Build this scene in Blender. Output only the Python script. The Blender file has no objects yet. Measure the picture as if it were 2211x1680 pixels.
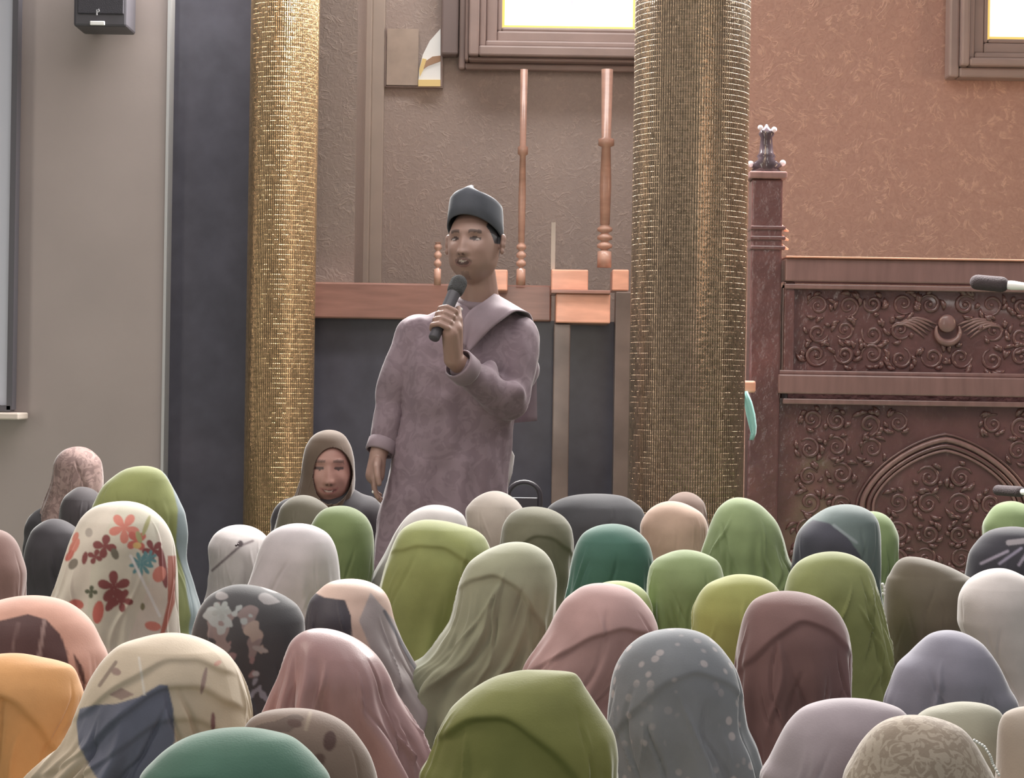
import bpy, bmesh, math, random
import numpy as np
from mathutils import Vector, Matrix

# ---------------------------------------------------------------- camera, world, lights
F = 4500.0          # focal length in pixels of the 2211 px wide frame
HC = 1.17           # camera height
ROLL = math.radians(0.9)
CR, SR = math.cos(ROLL), math.sin(ROLL)
SC = bpy.context.scene
COL = SC.collection

cam_d = bpy.data.cameras.new('camera'); cam = bpy.data.objects.new('camera', cam_d); COL.objects.link(cam)
cam_d.sensor_width = 36.0; cam_d.lens = 36.0 * F / 2211.0
cam_d.clip_start = 0.05; cam_d.clip_end = 100
cam.matrix_world = Matrix(((CR, -SR, 0, 0), (0, 0, -1, 0), (SR, CR, 0, HC), (0, 0, 0, 1)))
SC.camera = cam
SC.view_settings.view_transform = 'Standard'; SC.view_settings.look = 'None'
SC.view_settings.exposure = -0.24; SC.view_settings.gamma = 1.0; SC.view_settings.use_curve_mapping = False

w = bpy.data.worlds.new('world'); SC.world = w; w.use_nodes = True
bg = w.node_tree.nodes['Background']; bg.inputs[0].default_value = (1.0, 0.955, 0.95, 1); bg.inputs[1].default_value = 1.0
_nt = w.node_tree; _tc = _nt.nodes.new('ShaderNodeTexCoord'); _sp = _nt.nodes.new('ShaderNodeSeparateXYZ'); _mr = _nt.nodes.new('ShaderNodeMapRange')
_mr.inputs['From Min'].default_value = -0.4; _mr.inputs['From Max'].default_value = 0.9; _mr.inputs['To Min'].default_value = 0.08; _mr.inputs['To Max'].default_value = 0.42
_nt.links.new(_tc.outputs['Generated'], _sp.inputs[0]); _nt.links.new(_sp.outputs['Z'], _mr.inputs['Value']); _nt.links.new(_mr.outputs[0], bg.inputs[1])

def area(name, loc, target, sx, sy, power, color, spread=180):
    l = bpy.data.lights.new(name, 'AREA'); l.shape = 'RECTANGLE'; l.size = sx; l.size_y = sy
    l.energy = power; l.color = color; l.spread = math.radians(spread)
    o = bpy.data.objects.new(name, l); COL.objects.link(o); o.location = loc
    o.rotation_euler = (Vector(target) - Vector(loc)).to_track_quat('-Z', 'Y').to_euler()
    return o
area('qibla_window_daylight', (0.6, 8.2, 3.5), (0, 3.6, 0.8), 4.6, 0.8, 900, (1.0, 0.97, 0.93))
area('niche_fill_light', (-0.2, 9.0, 4.2), (-0.2, 9.9, 1.2), 2.6, 0.5, 48, (1.0, 0.95, 0.92))  # fill light added to lighten the niche wall
area('roof_light', (0.3, 5.0, 4.4), (0, 4.0, 0), 4.5, 2.6, 150, (1.0, 0.95, 0.90))
area('left_side_lamp', (-2.0, 3.6, 3.0), (-0.7, 3.0, 0.8), 0.7, 0.7, 30, (1.0, 0.86, 0.72))
area('rear_streak_light', (0.1, -4.0, 2.2), (0.4, 7, 1.4), 0.8, 3.0, 62, (1.0, 0.93, 0.84))  # unseen light behind the camera, added for the streak on the gold column
area('left_fill_light', (-4.0, 3.0, 1.8), (-1.0, 8.0, 1.3), 0.8, 3.0, 55, (1.0, 0.90, 0.78))  # unseen fill added from the left to shape the folds
for _k, _p in enumerate(((-2.6, 1.6, 4.0), (2.8, 1.8, 4.0), (0.6, -0.5, 4.2), (1.7, 3.4, 4.4))):
    area('glint_light', _p, (1.2, 7.0, 1.2), 0.22, 0.22, 9, (1.0, 0.96, 0.92))  # small unseen overhead lights added for glints on the carving
area('right_wall_lamp', (4.2, 7.0, 2.2), (3.2, 9.3, 1.6), 0.8, 0.8, 22, (1.0, 0.66, 0.42))

# ---------------------------------------------------------------- helpers
def P(px, py, d):
    x = px - 1105.5; y = 840.0 - py
    return Vector(((x * CR - y * SR) * d / F, d, HC + (x * SR + y * CR) * d / F))

def lin(c):
    out = []
    for v in c[:3]:
        v = v / 255.0
        out.append(v / 12.92 if v <= 0.04045 else ((v + 0.055) / 1.055) ** 2.4)
    return out
K = 1.55
def alb(c, k=None):
    k = K if k is None else k
    r = lin(c); g = 0.3 * r[0] + 0.6 * r[1] + 0.1 * r[2]
    return tuple(min(0.9, max(0.004, (v * 0.86 + g * 0.14) * k)) for v in r) + (1.0,)

def tag(o, label=None, cat=None, group=None, kind=None):
    if label: o['label'] = label
    if cat: o['category'] = cat
    if group: o['group'] = group
    if kind: o['kind'] = kind
    return o

def link(name, me, mat=None, parent=None, smooth=True):
    o = bpy.data.objects.new(name, me); COL.objects.link(o)
    if mat is not None:
        if len(me.materials) == 0: me.materials.append(mat)
    if smooth and len(me.polygons):
        me.polygons.foreach_set('use_smooth', [True] * len(me.polygons))
    if parent is not None: o.parent = parent
    return o

def empty(name, loc=(0, 0, 0)):
    o = bpy.data.objects.new(name, None); COL.objects.link(o); o.location = loc; o.empty_display_size = 0.1
    return o

def par(o, p):
    """parent, keeping world placement (parents are only ever translated)"""
    o.parent = p; o.matrix_parent_inverse = Matrix.Translation(-Vector(p.location)); return o

def bm_obj(name, bm, mat, parent=None, smooth=False, bevel=0.0):
    me = bpy.data.meshes.new(name); bmesh.ops.recalc_face_normals(bm, faces=bm.faces); bm.to_mesh(me); bm.free()
    o = link(name, me, mat, None, smooth)
    if bevel:
        b = o.modifiers.new('bevel', 'BEVEL'); b.width = bevel; b.segments = 2; b.limit_method = 'ANGLE'
    if parent is not None: par(o, parent)
    return o

def add_box(bm, x0, x1, y0, y1, z0, z1):
    vs = [bm.verts.new(p) for p in ((x0,y0,z0),(x1,y0,z0),(x1,y1,z0),(x0,y1,z0),(x0,y0,z1),(x1,y0,z1),(x1,y1,z1),(x0,y1,z1))]
    for f in ((0,3,2,1),(4,5,6,7),(0,1,5,4),(1,2,6,5),(2,3,7,6),(3,0,4,7)): bm.faces.new([vs[i] for i in f])

def add_pxbox(bm, px0, px1, py0, py1, d, thick):
    """box whose front face covers the pixel rectangle at depth d"""
    a = P(px0, (py0 + py1) / 2, d); b = P(px1, (py0 + py1) / 2, d)
    t = P((px0 + px1) / 2, py0, d); u = P((px0 + px1) / 2, py1, d)
    add_box(bm, a.x, b.x, d, d + thick, u.z, t.z)

def frame_of(t):
    t = t.normalized(); u = Vector((0, 0, 1)) if abs(t.z) < 0.9 else Vector((0, 1, 0))
    a = t.cross(u).normalized(); return a, t.cross(a).normalized()

def add_tube(bm, pts, rads, seg=10, caps=True, flat=1.0, flat_axis=None):
    rings = []
    n = len(pts)
    for i in range(n):
        t = (pts[min(i+1, n-1)] - pts[max(i-1, 0)])
        if t.length < 1e-9: t = Vector((0, 0, 1))
        a, b = frame_of(t)
        if i and rings: 
            pa = prev_a - t.normalized() * prev_a.dot(t.normalized())
            if pa.length > 1e-6: a = pa.normalized(); b = t.normalized().cross(a)
        prev_a = a
        ring = []
        for k in range(seg):
            th = 2 * math.pi * k / seg
            o = a * math.cos(th) * rads[i] + b * math.sin(th) * rads[i]
            if flat_axis is not None: o = o - flat_axis * o.dot(flat_axis) * (1 - flat)
            ring.append(bm.verts.new(pts[i] + o))
        rings.append(ring)
    for i in range(n - 1):
        for k in range(seg):
            bm.faces.new((rings[i][k], rings[i][(k+1) % seg], rings[i+1][(k+1) % seg], rings[i+1][k]))
    if caps:
        bm.faces.new(rings[0][::-1]); bm.faces.new(rings[-1])

def add_capsule(bm, a, b, ra, rb, sx=1.0, sy=1.0, seg=20, cap=5):
    """tapered rounded limb from a to b; sx, sy squash the section in world X / Y"""
    a = Vector(a); b = Vector(b); t = b - a
    if t.length < 1e-6: t = Vector((0, 0, 0.001)); b = a + t
    tn = t.normalized(); pts = []; rads = []
    for i in range(cap + 1):
        al = math.pi / 2 * i / cap
        pts.append(a - tn * ra * math.cos(al)); rads.append(max(ra * math.sin(al), 1e-4))
    for i in range(1, 6):
        pts.append(a.lerp(b, i / 6)); rads.append(ra + (rb - ra) * i / 6)
    for i in range(cap + 1):
        al = math.pi / 2 * (1 - i / cap)
        pts.append(b + tn * rb * math.cos(al)); rads.append(max(rb * math.sin(al), 1e-4))
    v0 = len(bm.verts); add_tube(bm, pts, rads, seg)
    if sx != 1 or sy != 1:
        bm.verts.ensure_lookup_table(); c = (a + b) / 2
        for v in bm.verts[v0:]:
            t_ = max(0, min(1, (v.co - a).dot(tn) / t.length)); ax = a.lerp(b, t_)
            v.co.x = ax.x + (v.co.x - ax.x) * sx; v.co.y = ax.y + (v.co.y - ax.y) * sy

def add_ball(bm, c, r, sx=1, sy=1, sz=1, n=16):
    m = Matrix.Translation(c) @ Matrix.Diagonal((sx, sy, sz, 1))
    bmesh.ops.create_uvsphere(bm, u_segments=n, v_segments=n // 2 + 2, radius=r, matrix=m)

def lathe(bm, c, prof, seg=20):
    rings = []
    for r, z in prof:
        rings.append([bm.verts.new((c[0] + r * math.cos(2*math.pi*k/seg), c[1] + r * math.sin(2*math.pi*k/seg), z)) for k in range(seg)])
    for i in range(len(rings) - 1):
        for k in range(seg): bm.faces.new((rings[i][k], rings[i][(k+1) % seg], rings[i+1][(k+1) % seg], rings[i+1][k]))
    bm.faces.new(rings[0][::-1]); bm.faces.new(rings[-1])

def remesh(bm, voxel, smooth_it=4, fac=0.5):
    """union of overlapping closed shapes -> one continuous surface"""
    me = bpy.data.meshes.new('tmp'); bmesh.ops.recalc_face_normals(bm, faces=bm.faces); bm.to_mesh(me); bm.free()
    o = bpy.data.objects.new('tmp', me); COL.objects.link(o)
    m = o.modifiers.new('r', 'REMESH'); m.mode = 'VOXEL'; m.voxel_size = voxel; m.use_smooth_shade = True
    if smooth_it:
        s = o.modifiers.new('s', 'SMOOTH'); s.iterations = smooth_it; s.factor = fac
    dg = bpy.context.evaluated_depsgraph_get()
    out = bpy.data.meshes.new_from_object(o.evaluated_get(dg))
    bpy.data.objects.remove(o); bpy.data.meshes.remove(me)
    return out

def get_co(me):
    a = np.empty(len(me.vertices) * 3); me.vertices.foreach_get('co', a); return a.reshape(-1, 3)
def set_co(me, a):
    me.vertices.foreach_set('co', a.reshape(-1)); me.update()
def set_col(me, rgb):
    at = me.color_attributes.new('Col', 'FLOAT_COLOR', 'POINT')
    c = np.ones((len(me.vertices), 4)); c[:, :3] = rgb; at.data.foreach_set('color', c.reshape(-1))

def soft_noise(p, scale, seed, octaves=2):
    r = np.random.RandomState(seed); out = np.zeros(len(p)); amp = 1.0
    for o in range(octaves):
        for k in range(5):
            v = r.normal(size=3); v /= np.linalg.norm(v); f = scale * (2 ** o) * (0.7 + 0.6 * r.rand())
            out += amp * np.sin(p @ (v * f) + r.rand() * 6.283) / 5 ** 0.5
        amp *= 0.5
    return out

# ---------------------------------------------------------------- materials
def new_mat(name):
    m = bpy.data.materials.new(name); m.use_nodes = True; nt = m.node_tree
    return m, nt, nt.nodes['Principled BSDF']

def N(nt, t, **kw):
    n = nt.nodes.new(t)
    for k, v in kw.items(): setattr(n, k, v)
    return n

def plain(name, c, rough=0.6, metal=0.0, k=None, bump=0.0, bscale=40, var=0.0, coat=0.0, spec=0.5, vscale=6, stretch=(1,1,1)):
    m, nt, b = new_mat(name); ca = alb(c, k)
    b.inputs['Base Color'].default_value = ca; b.inputs['Roughness'].default_value = rough
    b.inputs['Metallic'].default_value = metal; b.inputs['Coat Weight'].default_value = coat; b.inputs['Coat Roughness'].default_value = 0.07
    b.inputs['Specular IOR Level'].default_value = spec
    if bump or var:
        tc = N(nt, 'ShaderNodeTexCoord'); mp = N(nt, 'ShaderNodeMapping'); mp.inputs['Scale'].default_value = stretch
        nt.links.new(tc.outputs['Object'], mp.inputs[0])
        n1 = N(nt, 'ShaderNodeTexNoise'); n1.inputs['Scale'].default_value = vscale; n1.inputs['Detail'].default_value = 6
        nt.links.new(mp.outputs[0], n1.inputs['Vector'])
        if var:
            r = N(nt, 'ShaderNodeValToRGB')
            r.color_ramp.elements[0].position = 0.3; r.color_ramp.elements[1].position = 0.7
            r.color_ramp.elements[0].color = tuple(v * (1 - var) for v in ca[:3]) + (1,)
            r.color_ramp.elements[1].color = tuple(min(1, v * (1 + var)) for v in ca[:3]) + (1,)
            nt.links.new(n1.outputs[0], r.inputs[0]); nt.links.new(r.outputs[0], b.inputs['Base Color'])
        if bump:
            n2 = N(nt, 'ShaderNodeTexNoise'); n2.inputs['Scale'].default_value = bscale; n2.inputs['Detail'].default_value = 4
            nt.links.new(mp.outputs[0], n2.inputs['Vector'])
            bp = N(nt, 'ShaderNodeBump'); bp.inputs['Strength'].default_value = bump; bp.inputs['Distance'].default_value = 0.01
            nt.links.new(n2.outputs[0], bp.inputs['Height']); nt.links.new(bp.outputs[0], b.inputs['Normal'])
    return m

def alb2(c):
    """cloth dye: a little duller and deeper than a painted surface"""
    r = alb(c, K * 0.70)[:3]; g = 0.3 * r[0] + 0.6 * r[1] + 0.1 * r[2]
    return tuple(v * 0.88 + g * 0.12 for v in r) + (1.0,)

def fabric(name, c=None, rough=0.75, sheen=0.5, var=0.10, attr=False, pattern=None, c2=None, pscale=40, k=None):
    m, nt, b = new_mat(name)
    b.inputs['Roughness'].default_value = rough; b.inputs['Specular IOR Level'].default_value = 0.25
    b.inputs['Sheen Weight'].default_value = sheen; b.inputs['Sheen Roughness'].default_value = 0.30
    tc = N(nt, 'ShaderNodeTexCoord')
    if attr:
        a = N(nt, 'ShaderNodeAttribute'); a.attribute_name = 'Col'; src = a.outputs['Color']
        b.inputs['Sheen Tint'].default_value = (1, 1, 1, 1)
    else:
        ca = alb2(c)
        if pattern:
            cb = alb2(c2)
            if pattern == 'spots':
                v = N(nt, 'ShaderNodeTexVoronoi'); v.inputs['Scale'].default_value = pscale
                nt.links.new(tc.outputs['Object'], v.inputs['Vector']); fac = v.outputs['Distance']
                r = N(nt, 'ShaderNodeValToRGB'); r.color_ramp.elements[0].position = 0.22; r.color_ramp.elements[1].position = 0.34
                r.color_ramp.elements[0].color = cb; r.color_ramp.elements[1].color = ca
                nt.links.new(fac, r.inputs[0])
                n0 = N(nt, 'ShaderNodeTexNoise'); n0.inputs['Scale'].default_value = 9; nt.links.new(tc.outputs['Object'], n0.inputs['Vector'])
                r0 = N(nt, 'ShaderNodeValToRGB'); r0.color_ramp.elements[0].position = 0.44; r0.color_ramp.elements[1].position = 0.54
                nt.links.new(n0.outputs[0], r0.inputs[0])
                mx = N(nt, 'ShaderNodeMixRGB'); nt.links.new(r0.outputs[0], mx.inputs[0]); mx.inputs[1].default_value = ca
                nt.links.new(r.outputs[0], mx.inputs[2]); src = mx.outputs[0]
            else:
                n0 = N(nt, 'ShaderNodeTexNoise'); n0.inputs['Scale'].default_value = pscale; n0.inputs['Distortion'].default_value = 2.5
                n0.inputs['Detail'].default_value = 2
                nt.links.new(tc.outputs['Object'], n0.inputs['Vector'])
                r = N(nt, 'ShaderNodeValToRGB'); r.color_ramp.elements[0].position = 0.46; r.color_ramp.elements[1].position = 0.54
                r.color_ramp.elements[0].color = cb; r.color_ramp.elements[1].color = ca
                nt.links.new(n0.outputs[0], r.inputs[0]); src = r.outputs[0]
        else:
            rgb = N(nt, 'ShaderNodeRGB'); rgb.outputs[0].default_value = ca; src = rgb.outputs[0]
    n1 = N(nt, 'ShaderNodeTexNoise'); n1.inputs['Scale'].default_value = 14; n1.inputs['Detail'].default_value = 5
    nt.links.new(tc.outputs['Object'], n1.inputs['Vector'])
    mr = N(nt, 'ShaderNodeMapRange'); mr.inputs['To Min'].default_value = 1 - var; mr.inputs['To Max'].default_value = 1 + var
    mr.inputs['From Min'].default_value = 0.3; mr.inputs['From Max'].default_value = 0.7
    nt.links.new(n1.outputs[0], mr.inputs['Value'])
    mx = N(nt, 'ShaderNodeVectorMath', operation='SCALE'); nt.links.new(src, mx.inputs[0]); nt.links.new(mr.outputs[0], mx.inputs['Scale'])
    nt.links.new(mx.outputs[0], b.inputs['Base Color'])
    n2 = N(nt, 'ShaderNodeTexNoise'); n2.inputs['Scale'].default_value = 380; n2.inputs['Detail'].default_value = 2
    nt.links.new(tc.outputs['Object'], n2.inputs['Vector'])
    bp = N(nt, 'ShaderNodeBump'); bp.inputs['Strength'].default_value = 0.12; bp.inputs['Distance'].default_value = 0.002
    nt.links.new(n2.outputs[0], bp.inputs['Height']); nt.links.new(bp.outputs[0], b.inputs['Normal'])
    return m

def relief_wall(name, c, c2, rough=0.55, k=None, scale=8):
    """embossed curly wall covering: squiggly relief lines with a slight tone change"""
    m, nt, b = new_mat(name); b.inputs['Roughness'].default_value = rough
    tc = N(nt, 'ShaderNodeTexCoord')
    n1 = N(nt, 'ShaderNodeTexNoise'); n1.inputs['Scale'].default_value = scale; n1.inputs['Detail'].default_value = 3; n1.inputs['Distortion'].default_value = 3.2
    nt.links.new(tc.outputs['Object'], n1.inputs['Vector'])
    r = N(nt, 'ShaderNodeValToRGB'); e = r.color_ramp.elements
    e[0].position = 0.44; e[0].color = (0, 0, 0, 1); e[1].position = 0.5; e[1].color = (1, 1, 1, 1)
    e2 = e.new(0.56); e2.color = (0, 0, 0, 1)
    nt.links.new(n1.outputs[0], r.inputs[0])
    n3 = N(nt, 'ShaderNodeTexNoise'); n3.inputs['Scale'].default_value = 38; n3.inputs['Distortion'].default_value = 1.5
    nt.links.new(tc.outputs['Object'], n3.inputs['Vector'])
    n4 = N(nt, 'ShaderNodeTexNoise'); n4.inputs['Scale'].default_value = 16; nt.links.new(tc.outputs['Object'], n4.inputs['Vector'])
    r4 = N(nt, 'ShaderNodeValToRGB'); r4.color_ramp.elements[0].position = 0.47; r4.color_ramp.elements[1].position = 0.58; nt.links.new(n4.outputs[0], r4.inputs[0])
    ml = N(nt, 'ShaderNodeMath', operation='MULTIPLY'); nt.links.new(r.outputs[0], ml.inputs[0]); nt.links.new(r4.outputs[0], ml.inputs[1])
    ad = N(nt, 'ShaderNodeMath', operation='MULTIPLY_ADD'); nt.links.new(n3.outputs[0], ad.inputs[0]); ad.inputs[1].default_value = 1.1
    nt.links.new(ml.outputs[0], ad.inputs[2])
    mr = N(nt, 'ShaderNodeMapRange'); mr.inputs['From Max'].default_value = 1.9; nt.links.new(ad.outputs[0], mr.inputs['Value'])
    mx = N(nt, 'ShaderNodeMixRGB'); mx.inputs[1].default_value = alb(c, k); mx.inputs[2].default_value = alb(c2, k)
    nt.links.new(mr.outputs[0], mx.inputs[0])
    nt.links.new(mx.outputs[0], b.inputs['Base Color'])
    bp = N(nt, 'ShaderNodeBump'); bp.inputs['Strength'].default_value = 0.28; bp.inputs['Distance'].default_value = 0.008
    nt.links.new(ad.outputs[0], bp.inputs['Height']); nt.links.new(bp.outputs[0], b.inputs['Normal'])
    return m

def gold_mosaic(name, c, cols, rows):
    """hammered gold column skin: fine upright ribs crossed by short courses"""
    m, nt, b = new_mat(name); b.inputs['Metallic'].default_value = 0.8; b.inputs['Roughness'].default_value = 0.22
    tc = N(nt, 'ShaderNodeTexCoord'); sp = N(nt, 'ShaderNodeSeparateXYZ'); nt.links.new(tc.outputs['Object'], sp.inputs[0])
    at = N(nt, 'ShaderNodeMath', operation='ARCTAN2'); nt.links.new(sp.outputs['X'], at.inputs[0]); nt.links.new(sp.outputs['Y'], at.inputs[1])
    cb = N(nt, 'ShaderNodeCombineXYZ'); nt.links.new(at.outputs[0], cb.inputs['X']); nt.links.new(sp.outputs['Z'], cb.inputs['Y'])
    br = N(nt, 'ShaderNodeTexBrick'); br.inputs['Scale'].default_value = 1.0
    br.inputs['Brick Width'].default_value = 2 * math.pi / cols; br.inputs['Row Height'].default_value = rows
    br.inputs['Mortar Size'].default_value = rows * 0.10; br.inputs['Mortar Smooth'].default_value = 0.6
    br.offset = 0.0; br.inputs['Color1'].default_value = (1, 1, 1, 1); br.inputs['Color2'].default_value = (0.2, 0.2, 0.2, 1)
    br.inputs['Mortar'].default_value = (0.0, 0.0, 0.0, 1)
    nt.links.new(cb.outputs[0], br.inputs['Vector'])
    n1 = N(nt, 'ShaderNodeTexNoise'); n1.inputs['Scale'].default_value = 60; n1.inputs['Detail'].default_value = 3
    nt.links.new(tc.outputs['Object'], n1.inputs['Vector'])
    wv = N(nt, 'ShaderNodeTexWave'); wv.wave_type = 'BANDS'; wv.bands_direction = 'X'; wv.inputs['Scale'].default_value = cols / 12.0
    wv.inputs['Distortion'].default_value = 0.6
    nt.links.new(cb.outputs[0], wv.inputs['Vector'])
    h = N(nt, 'ShaderNodeMath', operation='MULTIPLY_ADD'); nt.links.new(br.outputs['Color'], h.inputs[0]); h.inputs[1].default_value = 0.6
    nt.links.new(wv.outputs[0], h.inputs[2])
    h2 = N(nt, 'ShaderNodeMath', operation='MULTIPLY_ADD'); nt.links.new(n1.outputs[0], h2.inputs[0]); h2.inputs[1].default_value = 1.8
    nt.links.new(h.outputs[0], h2.inputs[2])
    bp = N(nt, 'ShaderNodeBump'); bp.inputs['Strength'].default_value = 0.65; bp.inputs['Distance'].default_value = 0.004
    nt.links.new(h2.outputs[0], bp.inputs['Height']); nt.links.new(bp.outputs[0], b.inputs['Normal'])
    ca = alb(c, 1.0)
    mx = N(nt, 'ShaderNodeMixRGB'); mx.inputs[1].default_value = tuple(v * 0.42 for v in ca[:3]) + (1,); mx.inputs[2].default_value = ca
    mr = N(nt, 'ShaderNodeMapRange'); mr.inputs['From Min'].default_value = 0.9; mr.inputs['From Max'].default_value = 2.4
    nt.links.new(h2.outputs[0], mr.inputs['Value']); nt.links.new(mr.outputs[0], mx.inputs[0])
    nt.links.new(mx.outputs[0], b.inputs['Base Color'])
    return m

def glow(name, c, s):
    m, nt, b = new_mat(name); b.inputs['Base Color'].default_value = (*lin(c), 1)
    b.inputs['Emission Color'].default_value = (*lin(c), 1); b.inputs['Emission Strength'].default_value = s
    b.inputs['Roughness'].default_value = 0.2
    return m

M_left = plain('beige_glazed_wall', (138, 126, 123), rough=0.42, k=1.35, var=0.05, vscale=2.5, bump=0.04, bscale=30)
M_edge = plain('pale_corner_trim', (160, 160, 162), rough=0.4, k=1.2)
M_granite = plain('black_granite', (64, 63, 74), rough=0.25, var=0.15, vscale=8, k=1.35)
M_niche = relief_wall('niche_wall_covering', (134, 119, 112), (154, 138, 130), k=1.6)
M_right = relief_wall('terracotta_wall_covering', (150, 111, 99), (192, 152, 134), k=1.4)
M_band = plain('pale_plaster_band', (150, 136, 126), rough=0.5, var=0.06)
M_rail = plain('red_brown_wood', (126, 86, 74), rough=0.32, var=0.18, vscale=5, stretch=(1, 1, 8), coat=0.3, k=1.6)
M_orange = plain('orange_varnished_wood', (178, 122, 98), rough=0.3, var=0.14, vscale=6, stretch=(1, 1, 5), coat=0.3, k=1.7)
M_post = plain('dull_orange_wood', (150, 112, 96), rough=0.3, var=0.14, vscale=6, stretch=(1, 1, 5), coat=0.3, k=1.8)
M_leg = plain('dull_brown_wood', (84, 70, 64), rough=0.3, var=0.35, vscale=4, stretch=(1, 1, 1), coat=0.3, k=1.5)
M_frame = plain('dusky_window_wood', (130, 112, 107), rough=0.4, k=1.7, var=0.1, vscale=5)
M_minbar = plain('carved_mahogany', (104, 68, 67), rough=0.2, var=0.18, vscale=7, coat=1.0, k=1.2, bump=0.5, bscale=26)
M_minbar2 = plain('mahogany_moulding', (122, 90, 87), rough=0.3, var=0.15, vscale=5, stretch=(6, 1, 1), coat=0.4, k=1.45)
M_carpet = plain('carpet', (84, 96, 80), rough=0.95, bump=0.5, bscale=180, var=0.15)
M_black = plain('black_plastic', (56, 54, 60), rough=0.45, k=1.9)
M_white = plain('white_enamel', (205, 203, 200), rough=0.4)
M_silver = plain('blue_grey_screen_edge', (158, 160, 172), rough=0.35)
M_gold_a = gold_mosaic('gold_mosaic_skin', (206, 170, 120), 60, 0.020)
M_gold_b = gold_mosaic('aged_gold_mosaic_skin', (186, 160, 130), 84, 0.018)

# ---------------------------------------------------------------- the hall
def struct(name, bm, mat, smooth=False, bevel=0.0):
    o = bm_obj(name, bm, mat, None, smooth, bevel); o['kind'] = 'structure'; return o
def pxstruct(name, rects, mat, bevel=0.0):
    bm = bmesh.new()
    for r in rects: add_pxbox(bm, *r)
    return struct(name, bm, mat, bevel=bevel)

bm = bmesh.new(); add_box(bm, -6, 7, -6, 11, -0.1, 0); struct('floor', bm, M_carpet)
ZT = 5.2
def xat(px, d, py=560): return P(px, py, d).x
bm = bmesh.new(); add_box(bm, -6, xat(358, 8.6, 500), 8.6, 8.72, 0, ZT); struct('wall_left', bm, M_left)
bm = bmesh.new(); add_box(bm, xat(356, 8.6, 500), xat(362, 8.6, 500), 8.585, 8.72, 0, ZT); struct('trim_1', bm, M_edge)
bm = bmesh.new(); add_box(bm, xat(355, 8.7, 500), xat(640, 8.7, 500), 8.7, 9.3, 0, ZT); struct('wall_pier', bm, M_granite)
bm = bmesh.new(); add_box(bm, xat(600, 9.4), xat(769, 9.4, 300), 9.4, 10.0, 0, ZT); struct('wall_pilaster', bm, M_niche)
bm = bmesh.new(); add_box(bm, xat(700, 10.0), xat(1700, 10.0), 10.0, 10.3, 0, ZT); struct('wall_niche', bm, M_niche)
bm = bmesh.new(); add_box(bm, xat(771, 9.95, 300), xat(800, 9.95, 300), 9.95, 10.0, 0, ZT); add_box(bm, xat(800, 9.98, 300), xat(828, 9.98, 300), 9.975, 10.0, 0, ZT); struct('trim_2', bm, M_band, bevel=0.006)
bm = bmesh.new(); add_box(bm, xat(1560, 9.2), 7, 9.2, 9.5, 0, ZT); struct('wall_right', bm, M_right)
# wainscot of dark granite and its wooden rail
bm = bmesh.new(); add_box(bm, xat(670, 9.3), xat(1420, 9.3), 9.33, 9.42, 0, P(1000, 690, 9.33).z); struct('wall_wainscot', bm, M_granite)
bm = bmesh.new(); add_box(bm, xat(670, 9.25), xat(1192, 9.25), 9.25, 9.42, P(900, 690, 9.25).z, P(900, 612, 9.25).z); struct('trim_3', bm, M_rail, bevel=0.008)

# gold columns
def column(name, px_l, px_r, pyref, d, mat, label):
    a = P(px_l, pyref, d); b = P(px_r, pyref, d); r = (b.x - a.x) / 2; cx = (a.x + b.x) / 2
    root = empty(name, (cx, d, 0)); tag(root, label, 'column')
    bm = bmesh.new()
    prof = [(r, 0.12), (r, ZT - 0.3)]
    rings = []; seg = 96
    for rr, z in prof:
        rings.append([bm.verts.new((rr * math.cos(2*math.pi*k/seg), rr * math.sin(2*math.pi*k/seg), z)) for k in range(seg)])
    for k in range(seg): bm.faces.new((rings[0][k], rings[0][(k+1) % seg], rings[1][(k+1) % seg], rings[1][k]))
    me = bpy.data.meshes.new('shaft'); bm.to_mesh(me); bm.free(); link('shaft', me, mat, root)
    bm = bmesh.new(); lathe(bm, (0, 0), [(r + 0.05, 0), (r + 0.05, 0.06), (r + 0.02, 0.08), (r + 0.03, 0.12), (r + 0.005, 0.15)], 48)
    me = bpy.data.meshes.new('base'); bm.to_mesh(me); bm.free(); link('base', me, mat, root)
    bm = bmesh.new(); lathe(bm, (0, 0), [(r + 0.005, ZT - 0.32), (r + 0.03, ZT - 0.28), (r + 0.03, ZT - 0.2), (r + 0.08, ZT - 0.05), (r + 0.08, ZT)], 48)
    me = bpy.data.meshes.new('capital'); bm.to_mesh(me); bm.free(); link('capital', me, mat, root)
column('gold_column', 534, 682, 560, 8.55, M_gold_a, 'slimmer gold mosaic column beside the black granite wall, behind the seated smiling woman')
column('gold_column', 1363, 1612, 560, 6.95, M_gold_b, 'thick gold mosaic column between the standing speaker and the carved pulpit')

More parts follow.
